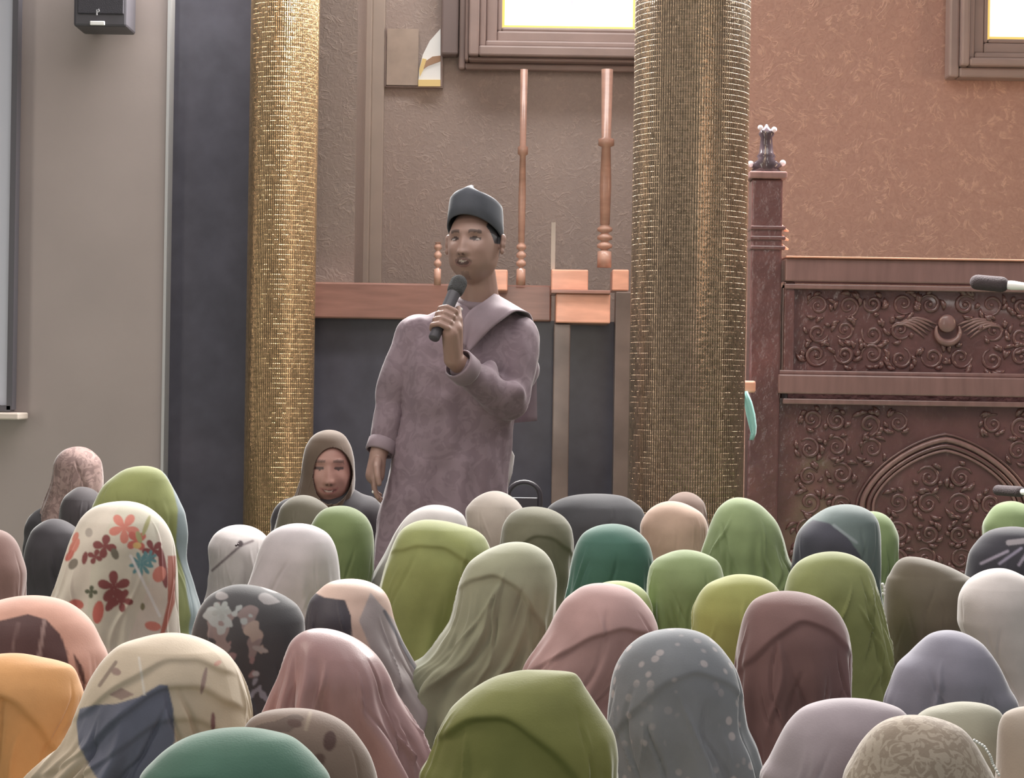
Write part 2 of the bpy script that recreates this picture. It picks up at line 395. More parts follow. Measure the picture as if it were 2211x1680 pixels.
# windows -------------------------------------------------------------
M_pane = glow('daylit_pane', (236, 236, 238), 0.98)
M_yel = glow('yellow_stained_glass', (235, 200, 110), 0.95)
M_pink = glow('pink_stained_glass', (226, 190, 214), 0.9)
def window(name, gx0, gx1, gy0, gy1, d, steps, jamb=None):
    """panes set back in a stepped wooden surround; steps = (grow px, protrusion m)"""
    root = empty(name, (P((gx0+gx1)/2, gy1, d).x, d, P((gx0+gx1)/2, gy1, d).z)); root['kind'] = 'structure'
    def rect(g, dd): return P(gx0-g, (gy0+gy1)/2, dd).x, P(gx1+g, (gy0+gy1)/2, dd).x, P((gx0+gx1)/2, gy1+g, dd).z, P((gx0+gx1)/2, gy0-g, dd).z
    bm = bmesh.new(); x0, x1, z0, z1 = rect(0, d); add_box(bm, x0, x1, d - 0.02, d - 0.005, z0, z1)
    bm_obj('pane', bm, M_pane, root)
    bm = bmesh.new(); t = 0.012
    add_box(bm, x0, x1, d - 0.026, d - 0.02, z0, z0 + t); add_box(bm, x0, x0 + t, d - 0.026, d - 0.02, z0 + t, z1 - t)
    add_box(bm, x1 - t, x1, d - 0.026, d - 0.02, z0 + t, z1 - t); add_box(bm, x0, x1, d - 0.026, d - 0.02, z1 - t, z1)
    bm_obj('yellow_border', bm, M_yel, root)
    bm = bmesh.new(); xc = (x0 + x1) / 2
    lathe_z = z0 + 0.11; add_box(bm, xc + 0.01, xc + 0.018, d - 0.026, d - 0.02, lathe_z, lathe_z + 0.03)
    bm_obj('pink_inset', bm, M_pink, root)
    prev = 0; bm = bmesh.new()
    for g, pr in steps:
        a0, a1, c0, c1 = rect(prev, d); b0, b1, e0, e1 = rect(g, d)
        for q in ((b0, a0, e0, e1), (a1, b1, e0, e1), (a0, a1, e0, c0), (a0, a1, c1, e1)): add_box(bm, q[0], q[1], d - pr, d, q[2], q[3])
        prev = g
    bm_obj('window_frame', bm, M_frame, root, bevel=0.01)
    return root
window('window_1', 1087, 1374, -330, 64, 9.98, ((10, 0.05), (34, 0.07), (48, 0.12), (70, 0.16), (78, 0.12), (92, 0.05)))
window('window_2', 2131, 2500, -330, 90, 9.19, ((10, 0.05), (34, 0.06), (48, 0.10), (66, 0.14), (88, 0.10)))
bm = bmesh.new(); add_pxbox(bm, 956, 993, -400, 118, 9.9, 0.1); struct('trim_4', bm, plain('dark_jamb', (108, 94, 92), rough=0.5), bevel=0.01)
# small lancet window at the left of the niche
r0 = empty('window_3', P(893, 185, 9.96)); r0['kind'] = 'structure'
M_frost = plain('frosted_brown_glass', (150, 134, 122), rough=0.35, var=0.12, vscale=12)
bm = bmesh.new(); add_pxbox(bm, 835, 903, 62, 184, 9.965, 0.02); bm_obj('frosted_pane', bm, M_frost, r0)
def px_poly(pts, d, thick):
    bm = bmesh.new(); a = [bm.verts.new(P(x, y, d)) for x, y in pts]; b = [bm.verts.new(P(x, y, d) + Vector((0, thick, 0))) for x, y in pts]
    bm.faces.new(a); bm.faces.new(b[::-1]); n = len(pts)
    for i in range(n): bm.faces.new((a[i], b[i], b[(i+1) % n], a[(i+1) % n]))
    return bm
bm_obj('bright_pane', px_poly([(951, 62), (951, 178), (903, 178), (905, 150), (913, 118), (928, 88)], 9.955, 0.01), glow('pale_daylit_glass', (206, 204, 200), 0.60), r0)
bm_obj('amber_glass', px_poly([(951, 172), (951, 186), (903, 186), (903, 172)], 9.945, 0.01), glow('amber_glass', (206, 180, 124), 0.5), r0)
bm_obj('brown_lead', px_poly([(951, 120), (951, 132), (924, 142), (910, 152), (916, 134), (934, 122)], 9.945, 0.01), plain('brown_lead', (150, 118, 92)), r0)
bm_obj('amber_inset', px_poly([(921, 128), (914, 150), (906, 166), (905, 150), (912, 126)], 9.944, 0.01), glow('amber_inset', (206, 180, 124), 0.45), r0)
bm = bmesh.new()
for q in ((831, 834, 60, 188), (952, 956, 40, 188), (831, 956, 186, 189)): add_pxbox(bm, *q, 9.975, 0.03)
bm_obj('window_frame', bm, M_frame, r0)

# ---------------------------------------------------------------- wooden canopy seat in the niche
tk = empty('wooden_canopy_seat', P(1200, 700, 8.9) - Vector((0, 0, P(1200, 700, 8.9).z)))
tag(tk, 'orange varnished wooden box seat with turned posts, behind the standing speaker', 'wooden seat')
def turned_post(px, y0, y1, d, w, balls):
    bm = bmesh.new(); c = P(px, (y0 + y1) / 2, d); r = w / 2 * d / F; z1 = P(px, y0, d).z; z0 = P(px, y1, d).z
    prof = [(r*1.1, z0), (r*1.1, z0 + 0.07), (r*0.5, z0 + 0.075)]
    z = z0 + 0.08
    for i in range(balls):
        prof += [(r*0.55, z), (r*1.15, z+0.008), (r*1.2, z+0.02), (r*0.6, z+0.034)]; z += 0.036
    prof += [(r*0.75, z), (r*0.9, z+0.25*(z1-z)), (r*0.7, z+0.5*(z1-z)), (r*1.25, z+0.51*(z1-z)), (r*1.25, z+0.55*(z1-z)), (r*0.75, z+0.56*(z1-z)), (r*0.9, z1)]
    lathe(bm, (c.x, c.y), prof, 20); return bm
for px, y0, y1, wd, col in ((1308, 150, 578, 28, M_post), (1128, 150, 616, 18, M_post), (945, 525, 616, 14, M_post)):
    bm_obj('turned_post', turned_post(px, y0, y1, 9.12, wd, 3), col, tk, smooth=True)
for qa, qb in ((1190, 1270), (1066, 1096), (1322, 1358)):
    bm = bmesh.new(); add_pxbox(bm, qa, qb, 582, 628, 9.05, 0.2); bm_obj('armrest_block', bm, M_orange, tk, bevel=0.006)
bm = bmesh.new(); add_pxbox(bm, 1200, 1318, 634, 698, 9.04, 0.28); bm_obj('box_panel', bm, M_orange, tk, bevel=0.006)
bm = bmesh.new(); add_pxbox(bm, 1190, 1318, 626, 634, 9.02, 0.28); bm_obj('shelf_edge', bm, M_rail, tk, bevel=0.003)
bm = bmesh.new(); add_pxbox(bm, 1323, 1358, 630, 1480, 9.03, 0.12); bm_obj('leg', bm, M_leg, tk, bevel=0.005)
bm = bmesh.new(); add_pxbox(bm, 1190, 1226, 700, 1480, 9.05, 0.12); bm_obj('leg', bm, M_leg, tk, bevel=0.005)
bm = bmesh.new(); add_pxbox(bm, 1190, 1199, 480, 582, 9.1, 0.03); bm_obj('stile', bm, M_band, tk)

# ---------------------------------------------------------------- left wall: speaker, screen
sp = empty('wall_speaker', P(218, 60, 8.35)); tag(sp, 'black loudspeaker hung high on the beige wall', 'speaker')
bm = bmesh.new(); add_pxbox(bm, 160, 275, -150, 57, 8.35, 0.2); bm_obj('cabinet', bm, M_black, sp, bevel=0.01)
bm = bmesh.new(); add_pxbox(bm, 168, 268, -140, 30, 8.34, 0.012); bm_obj('grille', bm, plain('black_grille', (58, 56, 64), rough=0.8, bump=0.3, bscale=300, k=1.1), sp, bevel=0.004)
bm = bmesh.new(); add_pxbox(bm, 194, 226, 45, 54, 8.338, 0.012); bm_obj('badge', bm, M_white, sp, bevel=0.003)
bm = bmesh.new(); c = P(209, 26, 8.335)
add_tube(bm, [c + Vector((0, 0, -0.012)), c + Vector((0, 0, 0.008)), c + Vector((0.008, 0, 0.012)), c + Vector((0.01, 0, 0.004)), c + Vector((0.001, 0, -0.001))], [0.0028]*5, 6)
bm_obj('maker_mark', bm, plain('grey_mark', (140, 140, 145)), sp)
bm = bmesh.new(); add_pxbox(bm, 205, 232, 20, 40, 8.53, 0.08); bm_obj('bracket', bm, M_black, sp)

sn = empty('projection_screen', P(-150, 890, 8.5)); tag(sn, 'pale projection screen with black border at the left edge of the beige wall', 'screen')
bm = bmesh.new(); add_pxbox(bm, -420, 22, -150, 872, 8.5, 0.03); bm_obj('screen_surface', bm, M_silver, sn)
bm = bmesh.new(); add_pxbox(bm, 22, 34, -150, 885, 8.48, 0.07); add_pxbox(bm, -430, 22, 873, 885, 8.48, 0.07); bm_obj('border', bm, M_black, sn)
bm = bmesh.new(); add_pxbox(bm, -430, 40, 888, 903, 8.42, 0.17); bm_obj('ledge', bm, plain('pale_ledge', (172, 160, 150), rough=0.4), sn, bevel=0.006)

# ---------------------------------------------------------------- carved pulpit (minbar)
DM = 7.8
rng = random.Random(5)
mn = empty('carved_pulpit', P(2045, 1400, DM) - Vector((0, 0, P(2045, 1400, DM).z)))
tag(mn, 'reddish brown carved wooden pulpit with a pointed arch panel and crescent emblem', 'pulpit')
S = F / DM
XC = P(2047, 800, DM).x
def zz(py, px=1950): return P(px, py, DM).z
XL = P(1690, 800, DM).x; XR = XC + (XC - XL)
def mbox(name, x0, x1, z0, z1, yf, yb, mat, bevel=0.006):
    bm = bmesh.new(); add_box(bm, x0, x1, DM + yf, DM + yb, z0, z1); return bm_obj(name, bm, mat, mn, bevel=bevel)
mbox('top_rail', XL, XR, zz(612), zz(562), -0.03, 0.12, M_minbar2)
mbox('rail_cap', XL, XR, zz(562), zz(558), -0.045, 0.14, M_orange, 0.002)
mbox('rail_bead', XL, XR, zz(628), zz(617), -0.02, 0.05, M_minbar2, 0.004)
mbox('upper_panel', XL + 0.04, XR - 0.04, zz(806), zz(628), 0.03, 0.06, M_minbar, 0)
mbox('middle_rail', XL - 0.02, XR + 0.02, zz(854), zz(812), -0.03, 0.12, M_minbar2)
mbox('rail_bead', XL - 0.02, XR + 0.02, zz(812), zz(803), -0.015, 0.05, M_minbar2, 0.004)
mbox('rail_bead', XL, XR, zz(876), zz(864), -0.015, 0.05, M_minbar2, 0.004)
mbox('lower_panel', XL - 0.02, XR + 0.02, 0.12, zz(864), 0.03, 0.06, M_minbar, 0)
mbox('plinth', XL - 0.06, XR + 0.06, 0.0, 0.12, -0.05, 0.5, M_minbar2)
mbox('back_panel', XL, XR, 0.12, zz(620), 0.42, 0.45, M_minbar, 0)
for s, xx in ((1, XL), (-1, XR)):
    mbox('stile', min(xx, xx + s*0.04), max(xx, xx + s*0.04), zz(808), zz(612), -0.01, 0.05, M_minbar)
    mbox('side_panel', min(xx, xx + s*0.03), max(xx, xx + s*0.03), 0.12, zz(620), 0.06, 0.42, M_minbar)
    # corner post with carved pinnacle
    a = xx - s * 0.127; b = xx - s * 0.012
    x0, x1 = min(a, b), max(a, b); xm = (x0 + x1) / 2
    mbox('corner_post', x0, x1, 0.12 if s < 0 else 0.12, zz(392), -0.02, 0.1, M_minbar, 0.008)
    for py in (498, 520, 541):
        mbox('post_ring', x0 - 0.004, x1 + 0.012, zz(py + 4), zz(py - 5), -0.028, 0.11, M_minbar, 0.004)
    mbox('post_capital', x0 - 0.012, x1 + 0.014, zz(392), zz(376), -0.034, 0.115, M_minbar2, 0.006)
    for i, py in enumerate((493, 512, 532)):
        bm = bmesh.new(); add_tube(bm, [Vector((x1 if s > 0 else x0, DM + 0.03, zz(py))), Vector(((x1 + 0.012) if s > 0 else x0 - 0.012, DM + 0.03, zz(py + 5))), Vector(((x1 + 0.03) if s > 0 else x0 - 0.03, DM + 0.03, zz(py + 9)))], [0.011, 0.008, 0.003], 8)
        bm_obj('leaf_spur', bm, M_orange, mn, smooth=True)
    bm = bmesh.new(); lathe(bm, (xm, DM + 0.04), [(0.06, zz(376)), (0.05, zz(366)), (0.062, zz(360)), (0.03, zz(346)), (0.036, zz(340)), (0.027, zz(332)), (0.022, zz(300)), (0.03, zz(292)), (0.026, zz(285)), (0.012, zz(278)), (0.004, zz(270))], 20)
    bm_obj('pinnacle', bm, plain('dark_mahogany_finial', (78, 64, 72), rough=0.2, coat=0.6, k=1.1), mn, smooth=True)
    for ox, py, r in ((-0.06, 358, 0.012), (0.06, 355, 0.012), (-0.026, 279, 0.010), (0.026, 283, 0.011)):
        bm = bmesh.new(); add_ball(bm, (xm + ox, DM + 0.02, zz(py)), r, n=12)
        bm_obj('finial_bead', bm, plain('polished_bead', (205, 190, 200), rough=0.15, coat=0.8), mn, smooth=True)

def scroll(bm, cx, cz, y, r, d, phase, thick):
    """one carved acanthus volute: tapering spiral stem, an eye and a few leaves"""
    pts = []; rad = []; n = 22; turns = 1.45
    for i in range(n):
        t = i / (n - 1); a = phase + d * turns * 2 * math.pi * t; rr = r * (1 - 0.82 * t)
        pts.append(Vector((cx + rr * math.cos(a), y, cz + rr * math.sin(a)))); rad.append(thick * (0.35 + 0.75 * math.sin(math.pi * min(1, t * 1.1 + 0.06))) )
    add_tube(bm, pts, [max(q, 0.0012) for q in rad], 7)
    add_ball(bm, (cx, y - 0.004, cz), thick * 1.1, n=10)
    for k in range(rng.randint(5, 8)):
        a = phase + rng.uniform(0, 6.28); l = r * rng.uniform(0.6, 1.15)
        p0 = Vector((cx + r * math.cos(a), y, cz + r * math.sin(a))); dr = a + d * rng.uniform(0.5, 1.2)
        q = [p0 + Vector((math.cos(dr + 0.7 * d * t), 0, math.sin(dr + 0.7 * d * t))) * l * t - Vector((0, 0.006 * math.sin(math.pi * t), 0)) for t in (0, .25, .5, .75, 1)]
        add_tube(bm, q, [thick*0.4, thick*1.0, thick*1.35, thick*0.9, 0.001], 8)

def carve(x0, x1, z0, z1, y, ok, step=0.105):
    bm = bmesh.new(); nx = max(1, round((x1 - x0) / step)); nz = max(1, round((z1 - z0) / step)); k = 0
    for i in range(nx):
        for j in range(nz):
            cx = x0 + (i + 0.5) * (x1 - x0) / nx + rng.uniform(-.012, .012); cz = z0 + (j + 0.5) * (z1 - z0) / nz + rng.uniform(-.012, .012)
            r = rng.uniform(0.036, 0.047)
            if not ok(cx, cz, r): continue
            st = rng.getstate(); ph = rng.uniform(0, 6.28); d = rng.choice((-1, 1)); th = rng.uniform(0.0065, 0.0085)
            st = rng.getstate(); scroll(bm, cx, cz, y, r, d, ph, th)
            rng.setstate(st); scroll(bm, 2 * XC - cx, cz, y, r, -d, math.pi - ph, th)
    return bm
bm = carve(XL + 0.07, XC, zz(800), zz(634), DM + 0.03, lambda x, z, r: (x - XC) ** 2 + (z - zz(712)) ** 2 > 0.10 ** 2)
bm_obj('carved_scrollwork', bm, M_minbar, mn, smooth=True)
# crescent emblem
bm = bmesh.new(); ce = Vector((XC, DM + 0.012, zz(706)))
pts = []; rad = []
for i in range(25):
    a = math.radians(-205 + 230 * i / 24); pts.append(ce + Vector((0.045 * math.cos(a), 0, 0.045 * math.sin(a) - 0.012))); rad.append(0.003 + 0.011 * math.sin(math.pi * i / 24))
add_tube(bm, pts, rad, 8); add_ball(bm, ce + Vector((-0.004, 0, 0.016)), 0.034, sy=0.35, n=20)
bm_obj('crescent_emblem', bm, M_minbar2, mn, smooth=True)
for s in (-1, 1):
    bm = bmesh.new()
    for k in range(5):
        pts = [Vector((XC + s * (0.085 + 0.13 * t - 0.012 * k), DM + 0.025, zz(728) + 0.012 * k + 0.05 * math.sin(2.4 * t) * (1 - 0.12 * k))) for t in (0, .2, .4, .6, .8, 1)]
        add_tube(bm, pts, [0.002, 0.005, 0.0065, 0.006, 0.004, 0.0015], 7)
    bm_obj('carved_wing', bm, M_minbar2, mn, smooth=True)
# pointed arch moulding
def arch_pts(w, h_px, grow=0.0, n=18):
    """half arch from springing to apex, mirrored"""
    za = zz(948) + grow; zs = zz(1090); hw = (P(2047, 1090, DM).x - P(1868, 1090, DM).x) + grow
    L = []
    for i in range(n + 1):
        t = i / n; L.append((XC - hw * (1 - t ** 1.5), zs + (za - zs) * (1 - (1 - t) ** 1.4)))
    L = [(XC - hw, 0.2)] + L
    return L + [(2 * XC - x, z) for x, z in L[-2::-1]]
for g, rr, mt in ((0.0, 0.011, M_minbar2), (-0.024, 0.009, M_minbar), (-0.042, 0.006, M_minbar2), (0.02, 0.005, M_minbar)):
    bm = bmesh.new(); L = arch_pts(0, 0, g); add_tube(bm, [Vector((x, DM + 0.022, z)) for x, z in L], [rr] * len(L), 8)
    bm_obj('arch_moulding', bm, mt, mn, smooth=True)
AP = arch_pts(0, 0, 0.0)
def arch_dist(x, z):
    return min(math.hypot(x - a, z - b) for a, b in AP) if z > 0.55 else abs(abs(x - XC) - (XC - AP[0][0]))
bm = carve(XL + 0.05, XC, 0.3, zz(884), DM + 0.03, lambda x, z, r: arch_dist(x, z) > r + 0.018)
bm_obj('carved_scrollwork', bm, M_minbar, mn, smooth=True)

# ornaments belong to the piece they sit on
def sub(root, pairs):
    kids = list(root.children); base = lambda o: o.name.split('.')[0]
    for names, host in pairs:
        hosts = [k for k in kids if base(k) == host]
        for k in kids:
            if base(k) in names:
                h = min(hosts, key=lambda q: (Vector(q.bound_box[0]) + Vector(q.bound_box[6]) - Vector(k.bound_box[0]) - Vector(k.bound_box[6])).length)
                k.parent = h; k.matrix_parent_inverse = Matrix.Identity(4)
bpy.context.view_layer.update()
sub(mn, ((('crescent_emblem', 'carved_wing'), 'upper_panel'), (('arch_moulding',), 'lower_panel'), (('leaf_spur', 'post_ring', 'post_capital'), 'corner_post'), (('finial_bead',), 'pinnacle'), (('rail_cap',), 'top_rail')))
sub(sp, ((('grille', 'badge', 'maker_mark'), 'cabinet'),))
scr = [k for k in mn.children if k.name.startswith('carved_scrollwork')]
for k, hn in zip(scr, ('upper_panel', 'lower_panel')):
    k.parent = [q for q in mn.children if q.name.startswith(hn)][0]; k.matrix_parent_inverse = Matrix.Identity(4)

# small orange shelf and turquoise ribbon between column and pulpit
bm = bmesh.new(); add_pxbox(bm, 1590, 1632, 822, 848, 7.62, 0.14)
tag(bm_obj('wooden_bracket_shelf', bm, M_orange, bevel=0.008), 'small orange wooden bracket behind the thick gold column', 'shelf')
bm = bmesh.new()
L = [(1604, 845, 8), (1606, 868, 16), (1611, 895, 18), (1617, 920, 15), (1621, 935, 10), (1618, 950, 7)]
vs = []
for x, y, w_ in L:
    row = []
    for k in range(5):
        u = k / 4; p = P(x + w_ * u, y, 7.605); p.y += 0.008 * math.sin(u * 6.28); row.append(bm.verts.new(p))
    vs.append(row)
for i in range(len(vs) - 1):
    for k in range(4): bm.faces.new((vs[i][k], vs[i][k+1], vs[i+1][k+1], vs[i+1][k]))
rb = bm_obj('ribbon', bm, fabric('turquoise_cloth', (130, 200, 196), rough=0.5), smooth=True)
sm = rb.modifiers.new('s', 'SOLIDIFY'); sm.thickness = 0.004
tag(rb, 'turquoise ribbon hanging at the right edge of the thick gold column', 'ribbon')

# microphones on booms at the right edge
def microphone(p0, p1, r, label, hx):
    a = P(*p0); b = P(*p1); t = (b - a).normalized()
    root = empty('boom_microphone', a); tag(root, label, 'microphone')
    bm = bmesh.new(); add_capsule(bm, a + t * r, b - t * r * 0.6, r, r * 1.02, seg=20)
    bm_obj('foam_head', bm, plain('black_foam', (66, 56, 60), rough=0.9, bump=0.4, bscale=200, k=1.1), root, smooth=True)
    e = b + t * 0.5
    bm = bmesh.new(); add_tube(bm, [b - t * 0.02, b + t * 0.02, b + t * 0.06, e], [r * 0.45, r * 0.62, r * 0.5, r * 0.5], 12)
    bm_obj('handle', bm, M_white, root, smooth=True)
    bm = bmesh.new(); add_tube(bm, [Vector((e.x, e.y, e.z)), Vector((e.x + 0.02, e.y, 0.02))], [0.01, 0.012], 10); lathe(bm, (e.x + 0.02, e.y), [(0.14, 0), (0.14, 0.02), (0.02, 0.03)], 24)
    bm_obj('stand', bm, M_black, root, smooth=True)
microphone((2094, 608, 7.2), (2172, 615, 7.15), 0.026, 'white handled microphone with dark foam head before the top rail of the pulpit', 0)
microphone((2149, 1058, 6.75), (2206, 1062, 6.6), 0.017, 'white handled microphone low at the right edge above the green hijab', 0)

# ---------------------------------------------------------------- people: shared head and body
def head_grid(nu=96, nv=72, male=False):
    sm = 0 if male else 11.0
    """closed head, centre at origin, face towards +Y, chin -0.115, crown +0.115"""
    u = np.linspace(0, 2 * np.pi, nu, endpoint=False); v = np.linspace(0.0, np.pi, nv)
    U, V = np.meshgrid(u, v)
    X = np.sin(V) * np.sin(U); Y = np.sin(V) * np.cos(U); Z = np.cos(V)
    # superellipsoid front
    a, b, c = 0.075, 0.095, 0.115
    x = a * X; y = b * Y; z = c * Z
    low = np.clip(-Z, 0, 1)
    x = x * (1 - 0.22 * low ** 1.4); fr = np.clip(Y, 0, 1); bk = np.clip(-Y, 0, 1)
    # fuller jaw and flatter face
    jaw = np.exp(-((Z + 0.62) / 0.3) ** 2)
    x = x * (1 + 0.16 * jaw); y = y + 0.012 * fr * jaw - (-1) * 0.0
    y = y + bk * low ** 1.2 * 0.045            # nape comes forward
    y = y - 0.006 * fr * np.exp(-(x / 0.03) ** 2) * np.exp(-((z - 0.09) / 0.03) ** 2)
    f = (Y > 0.05)
    g = lambda cx, cz, sx, sz: np.exp(-((x - cx) / sx) ** 2 - ((z - cz) / sz) ** 2)
    d = np.zeros_like(x)
    zt = np.clip((0.020 - z) / 0.052, 0, 1)
    d += 0.021 * np.exp(-(x / (0.0075 + 0.006 * zt)) ** 2) * np.where(z < 0.024, zt ** 0.9, 0) * np.clip(1 - (-(z + 0.034)) / 0.010, 0, 1)
    d += 0.007 * (g(-0.012, -0.030, 0.007, 0.007) + g(0.012, -0.030, 0.007, 0.007))
    for s in (-1, 1):
        d += (-0.0150 if male else -0.0100) * g(s * 0.031, 0.013, 0.018, 0.012)
        d += 0.0045 * g(s * 0.031, 0.011, 0.011, 0.007)
        d += 0.0050 * g(s * 0.030, 0.034, 0.022, 0.007)
        d += 0.0060 * g(s * 0.042, -0.022, 0.018, 0.016)
    d += 0.0070 * np.exp(-(x / .020) ** 2 - ((z + .051 - sm * x * x) / .0045) ** 2) + 0.0070 * np.exp(-(x / .018) ** 2 - ((z + .064 - sm * x * x) / .005) ** 2) - 0.004 * np.exp(-(x / .024) ** 2 - ((z + .0575 - sm * x * x) / .0022) ** 2)
    d += 0.0085 * g(0, -0.095, 0.018, 0.012) - 0.003 * g(0, -0.078, 0.02, 0.006)
    y = y + np.where(f, d, 0)
    return x, y, z

def add_head(bm, mat4, male=False):
    x, y, z = head_grid(male=male); nv, nu = x.shape
    top = bm.verts.new(mat4 @ Vector((0, 0, 0.115))); bot = bm.verts.new(mat4 @ Vector((0, float(y[-2].mean()), -0.115)))
    rows = [[bm.verts.new(mat4 @ Vector((x[j, i], y[j, i], z[j, i]))) for i in range(nu)] for j in range(1, nv - 1)]
    for j in range(len(rows) - 1):
        for i in range(nu): bm.faces.new((rows[j][i], rows[j+1][i], rows[j+1][(i+1) % nu], rows[j][(i+1) % nu]))
    for i in range(nu):
        bm.faces.new((top, rows[0][i], rows[0][(i+1) % nu])); bm.faces.new((bot, rows[-1][(i+1) % nu], rows[-1][i]))
    for s in (-1, 1):   # ears
        for dz, r in ((0.020, 0.013), (0.003, 0.012), (-0.016, 0.009)) if male else ((0.016, 0.011), (0.002, 0.010), (-0.014, 0.008)):
            p = mat4 @ Vector((s * (0.087 if male else 0.074), -0.006 + dz * -0.2, dz)); add_ball(bm, p, r, 0.75, 1.0, 1.25, n=10)

def skin_colour(me, inv, skin, male=True, lips=(120, 72, 66), hairline=0.0):
    co = get_co(me); h = np.c_[co, np.ones(len(co))] @ np.array(inv).T; x, y, z = h[:, 0], h[:, 1], h[:, 2]
    col = np.tile(np.array(alb(skin)[:3]), (len(co), 1)); near = (np.abs(x) < 0.1) & (np.abs(y) < 0.13) & (np.abs(z) < 0.125)
    fr = near & (y > 0.03); ax = np.abs(x)
    def put(mask, c, a=1.0):
        col[mask] = col[mask] * (1 - a) + np.array(alb(c)[:3]) * a
    put(fr & (ax > 0.014) & (ax < 0.048) & (np.abs(z - (0.034 - 8 * (ax - 0.03) ** 2)) < 0.0048), (50, 40, 40), 0.75 if male else 0.6)
    put(fr & (((ax - 0.031) / 0.0155) ** 2 + ((z - 0.012) / (0.0062 if male else 0.0062)) ** 2 < 1), (40, 30, 30), 0.9)
    if male: put(fr & (((ax - 0.037) / 0.005) ** 2 + ((z - 0.011) / 0.0026) ** 2 < 1), (170, 160, 155), 0.6)
    sm = 0 if male else 11.0; zl = z + (0.0585 if male else 0.0575) - sm * x * x
    put(fr & ((x / (0.025 if male else 0.031)) ** 2 + (zl / (0.0135 if male else 0.0095)) ** 2 < 1), lips, 0.85 if male else 0.8)
    put(fr & ((x / (0.021 if male else 0.026)) ** 2 + (zl / (0.0072 if male else 0.0034)) ** 2 < 1), (52, 32, 32) if male else (74, 40, 40), 0.85)
    put(fr & ((x / (0.014 if male else 0.018)) ** 2 + ((zl - (0.0035 if male else 0.0006)) / (0.0026 if male else 0.0018)) ** 2 < 1), (176, 164, 156), 0.75)
    put(fr & (((ax - 0.007) / 0.004) ** 2 + ((z + 0.037) / 0.003) ** 2 < 1), (50, 34, 32), 0.7)
    if male:
        put(fr & (ax < 0.026) & (np.abs(z + 0.0445 + 4 * ax ** 2 * 4) < 0.0035), (60, 48, 46), 0.55)
        put(fr & (ax < 0.012) & (z < -0.082) & (z > -0.104), (70, 56, 52), 0.4)
        put(near & (z > 0.005) & (y < 0.055 - 0.55 * np.clip(0.06 - z, 0, 1)) & (ax > 0.055) & (ax < 0.082), (40, 38, 42), 1)
        put(near & (z > -0.03) & (y < -0.02) & (ax < 0.082), (40, 38, 42), 1)
    set_col(me, col)

M_skin, nt, b = new_mat('skin'); a_ = N(nt, 'ShaderNodeAttribute'); a_.attribute_name = 'Col'
nt.links.new(a_.outputs['Color'], b.inputs['Base Color']); b.inputs['Roughness'].default_value = 0.5
b.inputs['Subsurface Weight'].default_value = 0.06; b.inputs['Subsurface Radius'].default_value = (0.02, 0.008, 0.004)

def add_hand(bm, wrist, direc, palm_n, thumb_side, curl=0.5, s=1.0):
    """relaxed open hand; palm_n = normal out of the palm, thumb_side = direction the thumb leaves"""
    d = direc.normalized(); n = palm_n.normalized(); t = (thumb_side - d * thumb_side.dot(d)).normalized()
    add_capsule(bm, wrist - d * 0.01, wrist + d * 0.06 * s, 0.026 * s, 0.030 * s)
    add_capsule(bm, wrist + d * 0.03 * s + t * 0.02 * s, wrist + d * 0.078 * s + t * 0.024 * s, 0.018 * s, 0.014 * s)
    add_capsule(bm, wrist + d * 0.03 * s - t * 0.02 * s, wrist + d * 0.072 * s - t * 0.028 * s, 0.018 * s, 0.013 * s)
    for k, (off, L) in enumerate(((0.030, 0.068), (0.011, 0.076), (-0.009, 0.070), (-0.028, 0.054))):
        p = wrist + d * 0.075 * s + t * off * s; c = curl * (0.8 + 0.25 * k)
        for j, f in enumerate((0.45, 0.32, 0.25)):
            ang = c * (j + 0.5); q = p + (d * math.cos(ang) + n * math.sin(ang)) * L * f * s
            add_capsule(bm, p, q, (0.0092 - 0.0009 * j) * s, (0.0086 - 0.001 * j) * s, seg=12, cap=3); p = q
    p = wrist + d * 0.02 * s + t * 0.028 * s
    for j, (L, dv) in enumerate(((0.035, t * 0.8 + d), (0.03, t * 0.35 + d + n * 0.2), (0.024, d + n * 0.4))):
        q = p + dv.normalized() * L * s; add_capsule(bm, p, q, (0.013 - 0.0015 * j) * s, (0.0115 - 0.0015 * j) * s, seg=12, cap=3); p = q

# seated woman: body and dress templates, crown at 0.80, sitting on z = 0, facing +Y
HZ = 0.685
bm = bmesh.new(); add_head(bm, Matrix.Translation((0, 0.0, HZ)))
add_capsule(bm, (0, -0.012, 0.50), (0, 0.0, 0.63), 0.048, 0.046)
add_capsule(bm, (-0.105, 0, 0.455), (0.105, 0, 0.455), 0.055, 0.055, sy=0.9)
add_capsule(bm, (0, 0, 0.40), (0, 0, 0.17), 0.115, 0.11, sy=0.75); add_capsule(bm, (-0.07, -0.01, 0.11), (0.07, -0.01, 0.11), 0.11, 0.11, sy=0.9)
for s in (-1, 1):
    add_capsule(bm, (s*0.125, 0, 0.45), (s*0.155, 0.01, 0.25), 0.042, 0.034); add_capsule(bm, (s*0.155, 0.01, 0.25), (s*0.09, 0.13, 0.20), 0.033, 0.024)
    add_hand(bm, Vector((s*0.085, 0.135, 0.195)), Vector((-s*0.45, 0.8, -0.12)), Vector((0, 0, -1)), Vector((-s, 0.2, 0.3)), 0.35, 0.9)
    add_capsule(bm, (s*0.07, 0.0, 0.10), (s*0.15, 0.17, 0.085), 0.08, 0.055); add_capsule(bm, (s*0.15, 0.17, 0.07), (-s*0.02, 0.13 + 0.03*s, 0.05), 0.05, 0.035)
    add_capsule(bm, (-s*0.02, 0.13 + 0.03*s, 0.045), (-s*0.09, 0.10 + 0.04*s, 0.035), 0.034, 0.028)
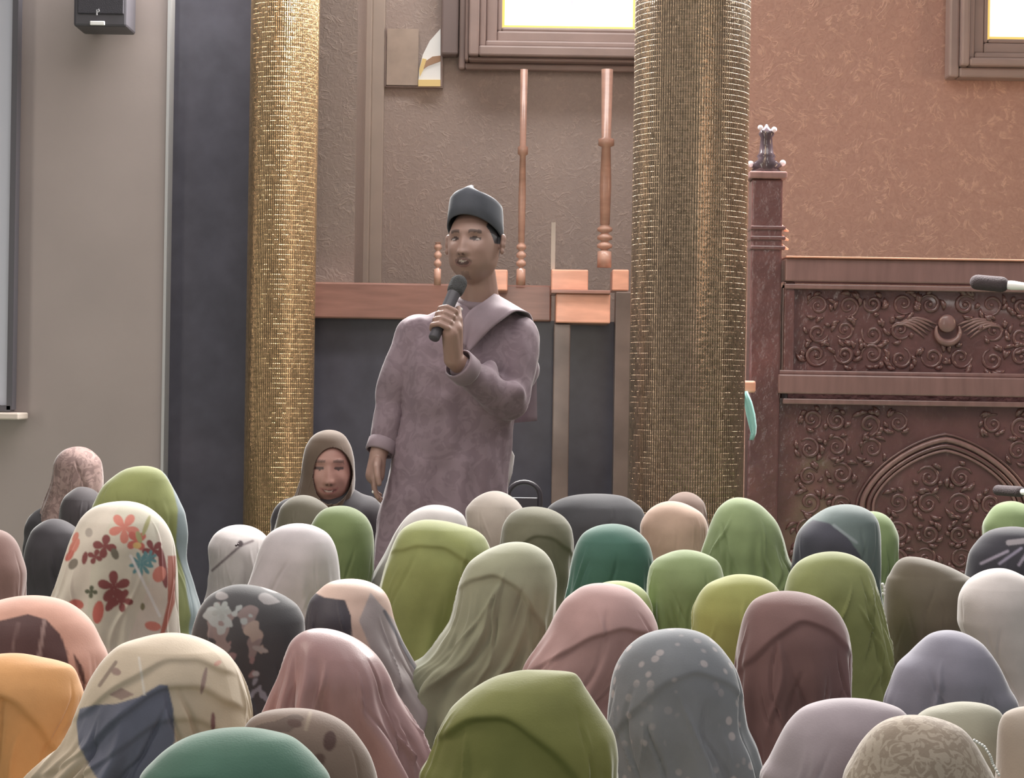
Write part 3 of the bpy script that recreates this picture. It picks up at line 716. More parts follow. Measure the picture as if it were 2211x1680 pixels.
BODY = remesh(bm, 0.0042, 2); BODY.name = 'seated_body'; skin_colour(BODY, Matrix.Translation((0, 0, -HZ)), (138, 100, 90), False, (130, 80, 76)); BODY.materials.append(M_skin)
BODY.polygons.foreach_set('use_smooth', [True] * len(BODY.polygons))
bm = bmesh.new()
add_capsule(bm, (-0.10, 0, 0.45), (0.10, 0, 0.45), 0.066, 0.066, sy=0.95); add_capsule(bm, (0, 0, 0.40), (0, 0, 0.17), 0.13, 0.13, sy=0.80); add_capsule(bm, (-0.075, -0.01, 0.125), (0.075, -0.01, 0.125), 0.125, 0.125, sy=0.95)
for s in (-1, 1):
    add_capsule(bm, (s*0.12, 0, 0.445), (s*0.15, 0.01, 0.25), 0.055, 0.048); add_capsule(bm, (s*0.15, 0.01, 0.25), (s*0.095, 0.12, 0.20), 0.047, 0.04)
    add_capsule(bm, (s*0.07, 0.0, 0.105), (s*0.14, 0.17, 0.088), 0.094, 0.066); add_capsule(bm, (s*0.14, 0.17, 0.075), (-s*0.02, 0.13 + 0.03*s, 0.06), 0.064, 0.05)
    add_capsule(bm, (-s*0.02, 0.13 + 0.03*s, 0.055), (-s*0.07, 0.11 + 0.04*s, 0.05), 0.048, 0.046)
DRESS = remesh(bm, 0.014, 4); DRESS.name = 'seated_dress'
co = get_co(DRESS); co[:, 2] = np.maximum(co[:, 2], 0.002); co += 0.004 * soft_noise(co, 28, 3)[:, None] * np.array([1, 1, 0.2]); set_co(DRESS, co)
DRESS.polygons.foreach_set('use_smooth', [True] * len(DRESS.polygons))

def pchip(x, y, xq):
    x = np.asarray(x, float); y = np.asarray(y, float); h = np.diff(x); dl = np.diff(y) / h; m = np.zeros(len(x))
    for i in range(1, len(x) - 1):
        if dl[i-1] * dl[i] > 0: w1 = 2*h[i] + h[i-1]; w2 = h[i] + 2*h[i-1]; m[i] = (w1 + w2) / (w1 / dl[i-1] + w2 / dl[i])
    m[0] = dl[0]; m[-1] = dl[-1]
    k = np.clip(np.searchsorted(x, xq) - 1, 0, len(x) - 2); t = (xq - x[k]) / h[k]
    return (1+2*t)*(1-t)**2*y[k] + t*(1-t)**2*h[k]*m[k] + t*t*(3-2*t)*y[k+1] + t*t*(t-1)*h[k]*m[k+1]

def inside_poly(px, py, pts):
    r = np.zeros(len(px), bool); n = len(pts); j = n - 1
    for i in range(n):
        xi, yi = pts[i]; xj, yj = pts[j]
        c = ((yi > py) != (yj > py)) & (px < (xj - xi) * (py - yi) / (yj - yi + 1e-9) + xi); r ^= c; j = i
    return r

def hijab(spec, parent, mat):
    """draped headscarf lofted through the person's own left and right outline, with a face opening"""
    d = F / spec['s']; ax, ay = spec['apex']; face = spec.get('face', 1)
    top = P(ax, ay, d); T = [0.0]; XLs = [top.x]; XRs = [top.x]
    for (y, xl, xr) in spec['out']:
        a = P(xl, y, d); b = P(xr, y, d); t = top.z - (a.z + b.z) / 2
        if t <= T[-1] + 0.002: continue
        T.append(t); XLs.append(a.x); XRs.append(b.x)
    hem = spec.get('hem', 0.56); c0 = (XLs[-1] + XRs[-1]) / 2; cb = spec['cx']
    for t, hw in ((0.26, 0.115), (0.31, 0.14), (0.36, 0.165), (0.46, 0.18), (0.56, 0.185)):
        if t > T[-1] + 0.03 and t <= hem + 0.001:
            q = min(1, (t - T[-1]) / 0.15); cc = (XLs[-1] + XRs[-1]) / 2 * (1 - q) + cb * q; hw = max(hw * spec['k'] ** 0.5, (XRs[-1] - XLs[-1]) / 2)
            T.append(t); XLs.append(cc - hw); XRs.append(cc + hw)
    T = np.array(T); U = np.sqrt(T); NR, NT = spec.get('res', (170, 260))
    uq = np.linspace(0.012, U[-1], NR); tq = uq ** 2
    xl = pchip(U, XLs, uq); xr = pchip(U, XRs, uq); k = spec['k']
    tb = np.array([0, .006, .02, .05, .1, .16, .22, .28, .36, .5, .7]); 
    bk = pchip(np.sqrt(tb * k), np.array([0, .030, .056, .084, .106, .112, .108, .110, .125, .145, .16]) * k, uq)
    fn = pchip(np.sqrt(tb * k), np.array([0, .032, .058, .086, .102, .106, .106, .118, .135, .15, .16]) * k, uq)
    th = np.linspace(0, 2*np.pi, NT, endpoint=False); th = th + 0.42 * np.cos(th)      # denser over the back of the head
    th = th - 0.42; TH, TQ = np.meshgrid(th, tq); CX = ((xl + xr) / 2)[:, None]; HW = np.maximum((xr - xl) / 2, 0.001)[:, None]
    sn = np.sin(TH) * face; cs = np.cos(TH)
    dep = np.where(np.sin(TH) > 0, fn[:, None], bk[:, None])
    X = CX + HW * cs; Y = dep * sn; Z = top.z - TQ + 0 * TH
    # folds
    r = np.random.RandomState(spec['id'] * 7 + 1); amp = spec.get('fold', 0.006) * 1.5; disp = np.zeros_like(X)
    grow = np.clip((TQ - spec.get('fold0', 0.07)) / 0.16, 0, 1.3) ** 1.2
    for q in range(spec.get('nf', 13)):
        c = r.uniform(0, 2*np.pi); dr = r.uniform(-1.6, 1.6); wd = r.uniform(0.06, 0.17); sg = r.uniform(0.4, 1.4)
        ph = TH - (c + dr * (TQ - 0.2)); ph = (ph + np.pi) % (2*np.pi) - np.pi
        disp += amp * sg * (np.exp(-(ph / wd) ** 2) - 0.45 * np.exp(-((ph - 1.8*wd) / wd) ** 2)) * grow
    for q in range(spec.get('nf', 13) + 5):                 # narrow sharp creases
        c = r.uniform(np.pi * 0.95, np.pi * 2.05) * (1 if q % 4 else -1); dr = r.uniform(-2.4, 2.4); wd = r.uniform(0.022, 0.05); t1 = r.uniform(0.03, 0.16); t2 = t1 + r.uniform(0.08, 0.3)
        ph = TH - (c + dr * (TQ - 0.2) + 0.12 * np.sin(TQ * 25 + q)); ph = (ph + np.pi) % (2*np.pi) - np.pi
        win = np.clip((TQ - t1) / 0.04, 0, 1) * np.clip((t2 - TQ) / 0.05, 0, 1)
        disp += amp * 0.42 * r.choice((-1, 1)) * (np.exp(-np.clip(ph / wd, -9, 9) ** 2) * (1 + np.tanh(ph / wd))) * win
    pts3 = np.c_[X.ravel() * 1.0, Y.ravel(), Z.ravel()]
    disp += (0.0032 * soft_noise(pts3, 20, spec['id'] + 50, 3).reshape(X.shape)) * np.clip(TQ / 0.04, 0, 1)
    for (t0, cv, am) in spec.get('creases', ()):            # layered edge curving over the back of the head
        qv = TQ - (t0 + cv * (cs - 0.35 * math.sin(spec['id'] * 2.3)) ** 2 * 0.1 + 0.003 * np.sin(3 * TH + spec['id']) + 0.0012 * np.sin(11 * TH + spec['id']))
        back = np.clip(-np.sin(TH) * 2, 0, 1)
        disp += 1.5 * am * (1 / (1 + np.exp(np.clip(qv / 0.0018, -60, 60)))) * np.exp(-np.clip(-qv, 0, 1) / 0.05) * back * np.clip(TQ / 0.02, 0, 1)
    edge = 1 - 0.55 * np.abs(cs) ** 8
    rr = np.sqrt((HW * cs) ** 2 + (dep * sn) ** 2) + 1e-6
    f = 1 + disp * edge / np.maximum(rr, 0.02)
    X = CX + HW * cs * f; Y = dep * sn * f
    co = np.c_[X.ravel(), Y.ravel() + d, Z.ravel()]
    # faces
    idx = np.arange(NR * NT).reshape(NR, NT); a = idx[:-1]; b_ = idx[1:]
    quads = np.stack([a, b_, np.roll(b_, -1, 1), np.roll(a, -1, 1)], -1).reshape(-1, 4)
    if 'facepx' in spec:
        fx, fy, fw, fh = spec['facepx']; fc = P(fx, fy, d); FX, FZ, FW, FH = fc.x, fc.z, fw * d / F, fh * d / F
    else:
        FX, FZ, FW, FH = float(spec['cx']), top.z - 0.135 * k, 0.058 * k, 0.082 * k
    rho = np.sqrt(((co[:, 0] - FX) / FW) ** 2 + ((co[:, 2] - FZ) / FH) ** 2) + 1e-9
    isf = (np.sin(TH).ravel() > 0.15); cut = isf & (rho < 1)
    gone = cut[quads].all(1); quads = quads[~gone]
    used = np.zeros(len(co), bool); used[quads.ravel()] = True
    snap = cut & used
    co[snap, 0] = FX + (co[snap, 0] - FX) / rho[snap]; co[snap, 2] = FZ + (co[snap, 2] - FZ) / rho[snap]
    co = np.vstack([co, [[top.x, d, top.z]]]); tip = len(co) - 1
    tris = [(tip, i, (i + 1) % NT) for i in range(NT)]
    paint = spec.get('paint')
    me = bpy.data.meshes.new('hijab'); org = np.array(parent.location)
    me.from_pydata((co - org).tolist(), [], quads.tolist() + tris)
    if paint:
        dx = co[:, 0] * F / co[:, 1]; dz = (co[:, 2] - HC) * F / co[:, 1]
        PX = 1105.5 + dx * CR + dz * SR; PY = 840 - (dz * CR - dx * SR)
        col = np.tile(np.array(alb2(spec['c'])[:3]), (len(co), 1)); PX0, PY0 = PX, PY
        for s_ in paint:
          acc = np.zeros(len(co))
          for jx, jy in ((-1, -1), (1, -1), (-1, 1), (1, 1), (0, 0), (-1.6, 0), (1.6, 0), (0, 1.6), (0, -1.6)):
            PX = PX0 + jx * 0.9; PY = PY0 + jy * 0.9
            kind = s_[0]
            if kind == 'poly': mk = inside_poly(PX, PY, s_[1]); c = s_[2]
            elif kind == 'ell':
                _, cx, cy, rx, ry, rot, c = s_; ca, sa = math.cos(rot), math.sin(rot); u = (PX-cx)*ca + (PY-cy)*sa; v = -(PX-cx)*sa + (PY-cy)*ca
                mk = (u/rx)**2 + (v/ry)**2 < 1
            elif kind == 'flower':
                _, cx, cy, rad, n, rot, c = s_; ph = np.arctan2(PY-cy, PX-cx); ds = np.hypot(PX-cx, PY-cy)
                mk = ds < rad * np.abs(np.cos(n / 2 * (ph - rot))) ** 0.55
            elif kind == 'nell':
                _, cx, cy, rx, ry, sc, thr, c = s_; rr_ = ((PX-cx)/rx)**2 + ((PY-cy)/ry)**2
                mk = (soft_noise(np.c_[PX, PY, 0*PX] * 0.0014, sc, spec['id'] + int(cx) + int(sc), 2) > thr + 2.0 * np.clip(rr_ - .6, 0, 9))
            elif kind == 'noise':
                _, sc, thr, c = s_; mk = soft_noise(co, sc, spec['id'] + 9, 2) > thr
            elif kind == 'line':
                _, x0, y0, x1, y1, wd, c = s_; L2 = (x1-x0)**2 + (y1-y0)**2; t_ = np.clip(((PX-x0)*(x1-x0)+(PY-y0)*(y1-y0))/L2, 0, 1)
                mk = np.hypot(PX-(x0+t_*(x1-x0)), PY-(y0+t_*(y1-y0))) < wd
            acc += mk
          acc = (acc / 9)[:, None]; col = col * (1 - acc) + np.array(alb2(c)[:3]) * acc
        set_col(me, col)
    me.materials.append(mat); me.update()
    o = link('hijab', me, None, parent)
    # make normals point outward
    bmx = bmesh.new(); bmx.from_mesh(me); bmesh.ops.recalc_face_normals(bmx, faces=bmx.faces); bmx.to_mesh(me); bmx.free()
    me.polygons.foreach_set('use_smooth', [True] * len(me.polygons))
    sd = o.modifiers.new('cloth', 'SOLIDIFY'); sd.thickness = 0.0025; sd.offset = -1
    return o

PEOPLE = []
def person(i, s, apex, c, label, out, dress=(70, 64, 66), **kw):
    PEOPLE.append(dict(id=i, s=s, apex=apex, c=c, label=label, out=out, dress=dress, **kw))

RED, DRED, CORAL, TEAL, OLV, NAVY = (186, 88, 74), (132, 66, 66), (198, 112, 94), (84, 140, 146), (150, 148, 92), (62, 58, 68)
# far row, by the wall and the columns
person(1, 600, (170, 964), (148, 120, 114), 'person in a dusty pink mottled hijab and black top, farthest left by the beige wall',
       [(975,135,200),(1000,118,218),(1040,112,222),(1075,100,220),(1095,92,218),(1120,85,215)], (58,54,60), hem=.34, mat=dict(pattern='noise', c2=(124,98,94), pscale=26))
person(2, 660, (176, 1051), (64, 58, 62), 'person in a small black hijab just below and right of the dusty pink mottled one',
       [(1060,155,205),(1075,140,216),(1100,132,222),(1130,130,222)], (54,52,58))
person(3, 720, (118, 1120), (60, 56, 62), 'person in a plain black hijab, left of the white hijab with red flowers',
       [(1130,88,150),(1150,68,172),(1190,56,182),(1240,50,186),(1290,52,190)], (54,52,58))
person(4, 860, (312, 1006), (128, 136, 66), 'person in a lime hijab with a blue-grey edge, against the black granite pier',
       [(1014,270,345),(1030,245,362),(1050,224,374),(1080,208,390),(1110,198,402),(1150,192,405),(1200,190,400),(1270,196,416),(1330,205,428),(1360,205,424)], (90,98,92), fold=.004, hem=.5,
       paint=[('poly',[(345,1010),(372,1050),(384,1100),(380,1180),(400,1250),(410,1400),(480,1400),(480,980),(345,980)],(118,134,140)),('poly',[(382,1190),(398,1250),(412,1330),(400,1400),(380,1400)],(116,124,66))])
person(17, 860, (738, 1092), (98, 116, 62), 'person in a leaf green hijab sitting directly below the smiling woman',
       [(1100,700,770),(1120,680,793),(1150,668,806),(1190,664,809),(1230,664,808),(1260,668,803)], (80,84,60), fold=.004)
person(18, 790, (655, 1069), (92, 86, 70), 'person in an olive brown hijab, low in front of the gold column and smiling woman',
       [(1080,622,690),(1100,604,712),(1140,594,722)], (60,56,56))
person(22, 800, (1070, 1060), (160, 148, 138), 'person in a beige hijab at the right foot of the standing speaker',
       [(1068,1040,1098),(1085,1018,1120),(1105,1006,1131),(1130,1008,1133),(1170,1022,1128)], (110,104,98), fold=.003)
person(24, 720, (1292, 1066), (66, 66, 71), 'person in a broad black hijab in the shadow left of the thick gold column',
       [(1070,1240,1342),(1082,1205,1368),(1100,1184,1388),(1130,1172,1398),(1180,1165,1405)], (54,54,58), fold=.003, kk=.8)
person(26, 790, (1450, 1082), (172, 140, 120), 'person in a peach hijab at the foot of the thick gold column',
       [(1092,1415,1490),(1110,1395,1515),(1140,1382,1527),(1170,1382,1527),(1200,1387,1525)], (110,90,84), fold=.003)
person(27, 700, (1480, 1062), (126, 102, 92), 'person in a brown hijab mostly hidden behind the peach one',
       [(1072,1452,1508),(1090,1438,1522),(1120,1432,1527)], (90,76,70))
person(41, 760, (2185, 1082), (118, 140, 84), 'person in a green hijab under the low microphone, right edge',
       [(1092,2150,2218),(1110,2135,2238),(1140,2124,2246),(1180,2124,2246)], (88,92,70))
person(37, 800, (1885, 1104), (112, 134, 78), 'person in a green hijab peeking out behind the slate and navy one',
       [(1114,1852,1915),(1135,1838,1932),(1165,1832,1941),(1210,1832,1940),(1260,1840,1925)], (80,84,66))
person(36, 880, (1830, 1089), (92, 108, 108), 'person in a two-tone slate and navy hijab before the arch of the pulpit',
       [(1096,1790,1865),(1110,1765,1885),(1130,1740,1895),(1160,1720,1899),(1200,1713,1900),(1240,1710,1900)], (60,62,76), fold=.004,
       paint=[('poly',[(1700,1300),(1700,1160),(1755,1122),(1790,1130),(1830,1160),(1858,1200),(1875,1300)],(66,66,80)),('line',758,1122,800,1132,3,(120,130,136)),('line',1800,1134,1850,1172,3,(122,134,140))])
person(42, 900, (2190, 1137), (58, 56, 66), 'person in a black hijab with thin pale stripes at the right edge',
       [(1148,2135,2240),(1170,2110,2265),(1200,2092,2270),(1245,2085,2275)], (54,52,58), fold=.006,
       paint=[('line',2118,1217,2176,1190,3,(150,140,160)),('line',2158,1217,2205,1184,3,(140,132,156)),('line',2178,1172,2211,1168,6,(150,142,150)),('line',2200,1220,2220,1190,3,(150,140,160))])
# middle rows
person(13, 665, (518, 1133), (172, 164, 164), 'person in a white hijab with a dark strap and pin across it',
       [(1142,480,555),(1160,460,575),(1185,450,582),(1230,452,588),(1260,450,590),(1310,436,596)], (150,140,140), fold=.003,
       paint=[('line',458,1232,520,1178,2.6,(104,92,96)),('line',520,1178,546,1168,2.6,(120,108,110)),('ell',519,1174,6,7,0,(70,58,62))])
person(14, 930, (645, 1130), (172, 165, 170), 'person in a plain off-white hijab beside the leaf green one',
       [(1138,605,685),(1155,580,710),(1185,562,725),(1220,550,732),(1250,540,735),(1300,525,740)], (150,144,148), fold=.003)
person(20, 850, (940, 1090), (172, 166, 164), 'person in a pale grey hijab half hidden behind the tall lime one',
       [(1098,905,980),(1115,880,1002),(1150,855,1012),(1190,835,1015),(1240,808,1020),(1270,796,1020)], (150,146,142), fold=.003)
person(21, 1000, (925, 1122), (126, 134, 62), 'person in a tall lime hijab in front of the pale grey one',
       [(1130,890,985),(1145,868,1030),(1165,855,1052),(1190,845,1060),(1250,825,1058),(1300,815,1050),(1400,802,1048),(1440,800,1046)], (100,104,58), fold=.004, creases=((.05,.5,.004),))
person(23, 840, (1155, 1094), (100, 98, 76), 'person in a dark olive hijab between the beige and the dark teal ones',
       [(1102,1115,1195),(1120,1095,1220),(1145,1083,1234),(1180,1078,1238),(1220,1075,1235),(1290,1070,1230)], (84,80,64), fold=.003, creases=((.07,.8,.004),))
person(25, 930, (1325, 1131), (52, 98, 86), 'person in a dark teal green hijab below the black hijab by the gold column',
       [(1140,1280,1365),(1155,1258,1385),(1180,1243,1402),(1215,1233,1410),(1260,1225,1410),(1300,1218,1412)], (50,76,70), fold=.006)
person(28, 870, (1595, 1074), (122, 142, 90), 'person in a light green hijab, tallest of the greens right of the gold column',
       [(1085,1565,1635),(1100,1550,1655),(1130,1535,1680),(1160,1525,1692),(1200,1512,1703),(1240,1505,1718),(1270,1500,1716)], (90,110,76), fold=.008, nf=10)
person(29, 980, (1480, 1187), (118, 138, 82), 'person in a grass green hijab below the peach one',
       [(1196,1440,1525),(1210,1415,1550),(1230,1403,1562),(1270,1398,1566),(1310,1398,1565),(1360,1402,1562)], (86,100,66), fold=.006)
person(35, 1020, (1800, 1191), (124, 132, 68), 'person in an olive lime hijab with long folds below the slate and navy one',
       [(1200,1750,1845),(1220,1718,1875),(1250,1700,1890),(1300,1690,1900),(1350,1690,1910),(1410,1695,1920),(1430,1700,1920),(1500,1700,1890)], (96,100,60), fold=.011, nf=16)
person(38, 980, (1965, 1202), (96, 86, 70), 'person in an olive brown hijab with a slanting flat crown at the right',
       [(1212,1940,2020),(1225,1930,2055),(1240,1922,2085),(1252,1915,2105),(1280,1910,2115),(1330,1908,2115),(1420,1905,2112)], (76,68,60), fold=.003)
person(39, 1060, (2160, 1227), (190, 182, 180), 'person in a big white hijab at the right edge',
       [(1238,2115,2200),(1260,2088,2235),(1300,2072,2255),(1340,2070,2260),(1380,2085,2260),(1430,2110,2265),(1500,2140,2280)], (160,150,148), fold=.004, fold0=.12)
person(33, 1085, (1600, 1240), (140, 144, 54), 'person in a yellow lime hijab behind the mauve brown one',
       [(1248,1560,1650),(1265,1525,1675),(1290,1505,1690),(1330,1492,1698),(1400,1490,1700)], (110,110,56), fold=.006)
person(30, 1000, (1335, 1254), (144, 158, 88), 'person in a lime hijab showing only a sliver behind the dusty pink one',
       [(1264,1290,1378),(1290,1262,1402),(1320,1256,1410),(1380,1256,1410)], (100,104,66))
person(31, 1150, (1300, 1259), (172, 134, 132), 'person in a dusty pink hijab at the centre right, behind the big lime one',
       [(1267,1258,1350),(1280,1238,1372),(1300,1215,1392),(1330,1195,1412),(1360,1180,1420),(1400,1155,1415),(1440,1130,1405),(1480,1118,1380),(1520,1108,1340)], (140,108,108), fold=.006, creases=((.075,.7,.006),))
person(32, 1080, (1118, 1170), (136, 138, 110), 'person in a large sage hijab spreading over the left shoulder, centre',
       [(1180,1070,1160),(1195,1040,1180),(1220,1010,1195),(1260,992,1202),(1300,982,1200),(1340,973,1195),(1380,948,1188),(1420,915,1178),(1442,880,1170),(1480,848,1160),(1540,845,1150),(1600,855,1145)], (110,112,92), fold=.006, creases=((.06,.9,.006),))
person(34, 1205, (1700, 1276), (120, 86, 84), 'person in a mauve brown hijab with straight folds, right of the grey spotted one',
       [(1285,1650,1755),(1300,1625,1785),(1330,1608,1815),(1370,1598,1832),(1420,1592,1838),(1490,1590,1840),(1560,1590,1840),(1650,1596,1836)], (92,66,66), fold=.008, nf=16, creases=((.05,.8,.005),))
person(40, 1250, (2050, 1361), (132, 130, 148), 'person in a lavender grey hijab right of the mauve brown one',
       [(1370,2010,2090),(1390,1985,2120),(1410,1965,2135),(1440,1935,2155),(1480,1920,2175),(1520,1908,2195)], (110,108,124), fold=.007)
# left foreground
person(5, 1080, (270, 1082), (196, 186, 172), 'person in a white hijab printed with red flowers, left',
       [(1095,205,320),(1120,178,348),(1150,163,366),(1180,150,376),(1230,133,383),(1280,115,386),(1340,95,388),(1400,88,392)], (150,140,130), fold=.004, res=(300,520),
       paint=[('poly',[(255,1095),(300,1085),(345,1120),(330,1240),(270,1400),(180,1400),(200,1200)],(190,186,168)),
              ('flower',268,1140,34,5,.3,CORAL),('flower',295,1168,24,4,.9,RED),('flower',226,1180,26,4,.2,DRED),('flower',330,1188,24,5,.5,DRED),('flower',205,1202,17,4,.4,DRED),('ell',183,1205,6,14,.2,DRED),
              ('ell',160,1180,9,20,.5,CORAL),('ell',150,1200,7,14,.6,RED),('ell',163,1160,6,12,.4,CORAL),('flower',246,1268,36,5,.9,DRED),('flower',262,1296,26,5,.2,DRED),('ell',212,1322,12,25,.15,RED),('ell',240,1304,9,19,.6,DRED),
              ('ell',165,1305,16,11,.2,RED),('ell',352,1225,8,46,-.15,DRED),('ell',344,1240,14,18,.4,CORAL),('flower',305,1218,27,9,.2,TEAL),('flower',322,1205,18,7,.5,TEAL),('line',282,1200,345,1330,3,(206,206,204)),
              ('ell',316,1135,5,24,.35,OLV),('ell',300,1160,6,14,-.3,OLV),('ell',308,1310,5,8,0,(120,116,84)),('flower',197,1278,14,4,.1,(88,92,72)),('ell',158,1218,9,13,.6,(120,110,98)),('ell',248,1196,8,13,-.4,(110,106,90)),
              ('ell',330,1352,18,10,.2,CORAL),('ell',296,1178,9,7,0,(196,160,80)),('ell',192,1150,8,10,0,(160,150,140)),('poly',[(362,1200),(380,1200),(378,1300),(355,1370),(345,1370),(362,1300)],(168,92,74))])
person(6, 1000, (-30, 1140), (130, 98, 92), 'person in a plain rose brown hijab cut by the left edge of the photo',
       [(1150,-80,15),(1170,-105,34),(1200,-118,46),(1240,-122,55),(1290,-122,53),(1330,-125,58)], (96,76,72), fold=.004)
person(12, 1250, (520, 1262), (72, 72, 76), 'person in a black hijab printed with pale grey flowers',
       [(1272,478,580),(1288,452,618),(1310,436,645),(1340,425,656),(1370,418,656),(1410,412,652),(1460,410,645),(1540,410,640)], (60,58,62), fold=.007, res=(260,460),
       paint=[('nell',500,1370,62,85,60,.15,(132,116,116)),('nell',490,1330,50,50,90,.25,(150,158,160)),('flower',478,1318,22,5,.2,(142,150,150)),('nell',545,1285,70,26,80,.3,(140,136,138)),('nell',548,1390,24,60,70,.2,(156,138,128)),('ell',562,1402,18,6,.3,(150,142,140)),('ell',580,1270,22,6,.4,(150,148,150)),('nell',500,1440,60,50,90,.5,(140,112,114)),('ell',552,1455,8,6,0,(160,160,165)),('nell',560,1490,20,34,110,.1,(134,138,152))])
person(15, 1090, (760, 1250), (190, 160, 146), 'person in a peach and grey satin hijab over a navy cap',
       [(1258,712,802),(1275,688,828),(1300,668,842),(1340,660,852),(1380,658,868),(1430,655,895),(1470,650,918),(1530,640,945)], (120,116,120), fold=.007, nf=16,
       paint=[('poly',[(640,1262),(688,1284),(700,1290),(745,1296),(758,1330),(760,1372),(775,1400),(640,1400)],NAVY),('poly',[(800,1280),(860,1350),(930,1500),(930,1600),(820,1600),(800,1400),(775,1340)],(150,140,142)),('line',830,1320,905,1460,3.5,(90,88,98)),('poly',[(640,1400),(780,1400),(800,1600),(640,1600)],(158,134,128))], mat=dict(rough=.5, sheen=.2))
person(7, 1300, (72, 1286), (204, 146, 124), 'person in a peach hijab, its shaded back painted maroon, left edge',
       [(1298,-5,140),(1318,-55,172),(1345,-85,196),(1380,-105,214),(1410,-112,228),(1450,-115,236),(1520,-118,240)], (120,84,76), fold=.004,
       paint=[('poly',[(-200,1362),(-50,1350),(10,1338),(60,1326),(100,1338),(130,1370),(146,1410),(152,1480),(182,1480),(184,1540),(150,1600),(-200,1600)],(92,62,62)),('line',96,1340,84,1420,4,(150,120,116)),('line',40,1345,25,1410,2.5,(122,92,90)),('poly',[(158,1410),(178,1440),(186,1475),(180,1482),(168,1450)],(96,60,52))])  # maroon area is the scarf's shaded back, painted into the colour
person(8, 1500, (30, 1411), (212, 146, 60), 'person in a mustard yellow hijab at the lower left edge',
       [(1420,-40,92),(1428,-70,130),(1438,-95,155),(1470,-115,172),(1500,-125,180),(1540,-130,176),(1580,-132,166),(1640,-135,168),(1700,-135,175)], (150,96,52), fold=.008, kk=.9, creases=((.05,.9,.007),))
person(9, 1640, (372, 1367), (206, 186, 158), 'person in a draped cream hijab with a dull blue panel, lower left',
       [(1378,305,432),(1393,262,466),(1410,240,492),(1440,215,515),(1480,192,528),(1520,178,536),(1560,166,540),(1600,150,538),(1640,112,536),(1700,70,540)], (150,132,116), fold=.010, nf=20, res=(240,460), kk=.95,
       paint=[('poly',[(165,1560),(172,1530),(205,1522),(250,1520),(300,1505),(345,1478),(362,1480),(374,1530),(378,1600),(330,1690),(215,1690),(190,1650),(170,1610)],(112,116,138)),
              ('poly',[(235,1500),(262,1485),(290,1500),(262,1512)],(160,132,120)),('ell',470,1432,9,5,-.5,(206,150,130)),('ell',250,1450,12,8,.4,(160,130,118)),('line',215,1480,250,1430,4,(150,128,112)),('ell',460,1560,5,22,0,(140,96,96)),('ell',440,1470,5,30,.2,(158,130,122)),('line',300,1420,312,1500,2.5,(214,204,190))], creases=((.028,.5,.004),(.06,.8,.006),(.10,1.0,.004)))
person(16, 1400, (690, 1357), (158, 120, 122), 'person in a pink satin hijab with bright streaming folds',
       [(1368,648,745),(1390,625,785),(1420,612,815),(1460,600,838),(1500,585,852),(1540,575,872),(1600,570,902),(1680,565,928)], (128,96,98), fold=.010, nf=20, fold0=.02, mat=dict(rough=.36, sheen=.5))
person(11, 1750, (640, 1530), (128, 106, 92), 'person in a brown hijab with darker blotches, between the pink satin and dark green ones',
       [(1540,565,705),(1560,535,745),(1600,518,782),(1640,508,805),(1680,500,818)], (90,72,62), fold=.005,
       paint=[('noise',60,.9,(104,84,74)),('ell',636,1562,16,9,.2,(92,66,58)),('ell',712,1600,14,22,.1,(88,62,56)),('ell',690,1640,12,14,.2,(96,72,62)),('line',660,1575,670,1540,4,(150,130,110)),('ell',600,1590,14,8,.4,(110,86,74))])
person(10, 2000, (525, 1572), (66, 116, 96), 'person in a dark green hijab at the bottom edge, lower left',
       [(1580,450,590),(1590,415,628),(1610,375,658),(1640,338,688),(1680,305,715)], (50,84,72), fold=.006, kk=.98, creases=((.045,.8,.005),))
# centre and right foreground
person(43, 1720, (1140, 1447), (124, 128, 46), 'person in a large bright lime hijab with a side ridge, bottom centre',
       [(1452,1108,1238),(1463,1069,1252),(1480,1036,1263),(1502,1004,1278),(1537,968,1300),(1550,961,1308),(1593,943,1328),(1640,925,1334),(1680,908,1333)], (96,96,46), fold=.007, creases=((.05,.9,.008),))
person(44, 1450, (1465, 1357), (120, 126, 134), 'person in a slate grey hijab with pale spots, right of the large lime one',
       [(1368,1400,1520),(1385,1370,1545),(1410,1345,1568),(1450,1325,1592),(1500,1315,1605),(1560,1308,1610),(1620,1310,1630),(1680,1315,1640)], (96,100,106), fold=.007, creases=((.055,.8,.004),), mat=dict(pattern='spots', c2=(166,160,164), pscale=46))
person(45, 1700, (1835, 1508), (168, 154, 164), 'person in a pale lilac hijab at the bottom, below the mauve brown one',
       [(1515,1775,1902),(1530,1735,1945),(1560,1705,1968),(1600,1680,1980),(1640,1660,1990),(1680,1640,2000)], (130,118,126), fold=.005, kk=.95)
person(46, 1650, (2085, 1516), (156, 154, 132), 'person in a pale sage hijab behind the beige lace one',
       [(1524,2035,2140),(1535,2000,2158),(1560,1975,2168),(1620,1965,2172),(1680,1960,2175)], (126,124,108), fold=.006)
person(47, 1900, (1975, 1545), (158, 140, 120), 'person in a beige lace hijab with a beaded edge, lower right',
       [(1555,1920,2040),(1570,1895,2075),(1600,1868,2105),(1640,1845,2130),(1680,1825,2150)], (130,112,96), fold=.004, mat=dict(pattern='noise', c2=(182,166,146), pscale=55))
person(48, 1780, (2260, 1524), (180, 164, 148), 'person in a plain sand hijab in the bottom right corner',
       [(1532,2190,2330),(1548,2166,2360),(1580,2156,2385),(1680,2150,2410)], (140,124,112), fold=.004, kk=.85)
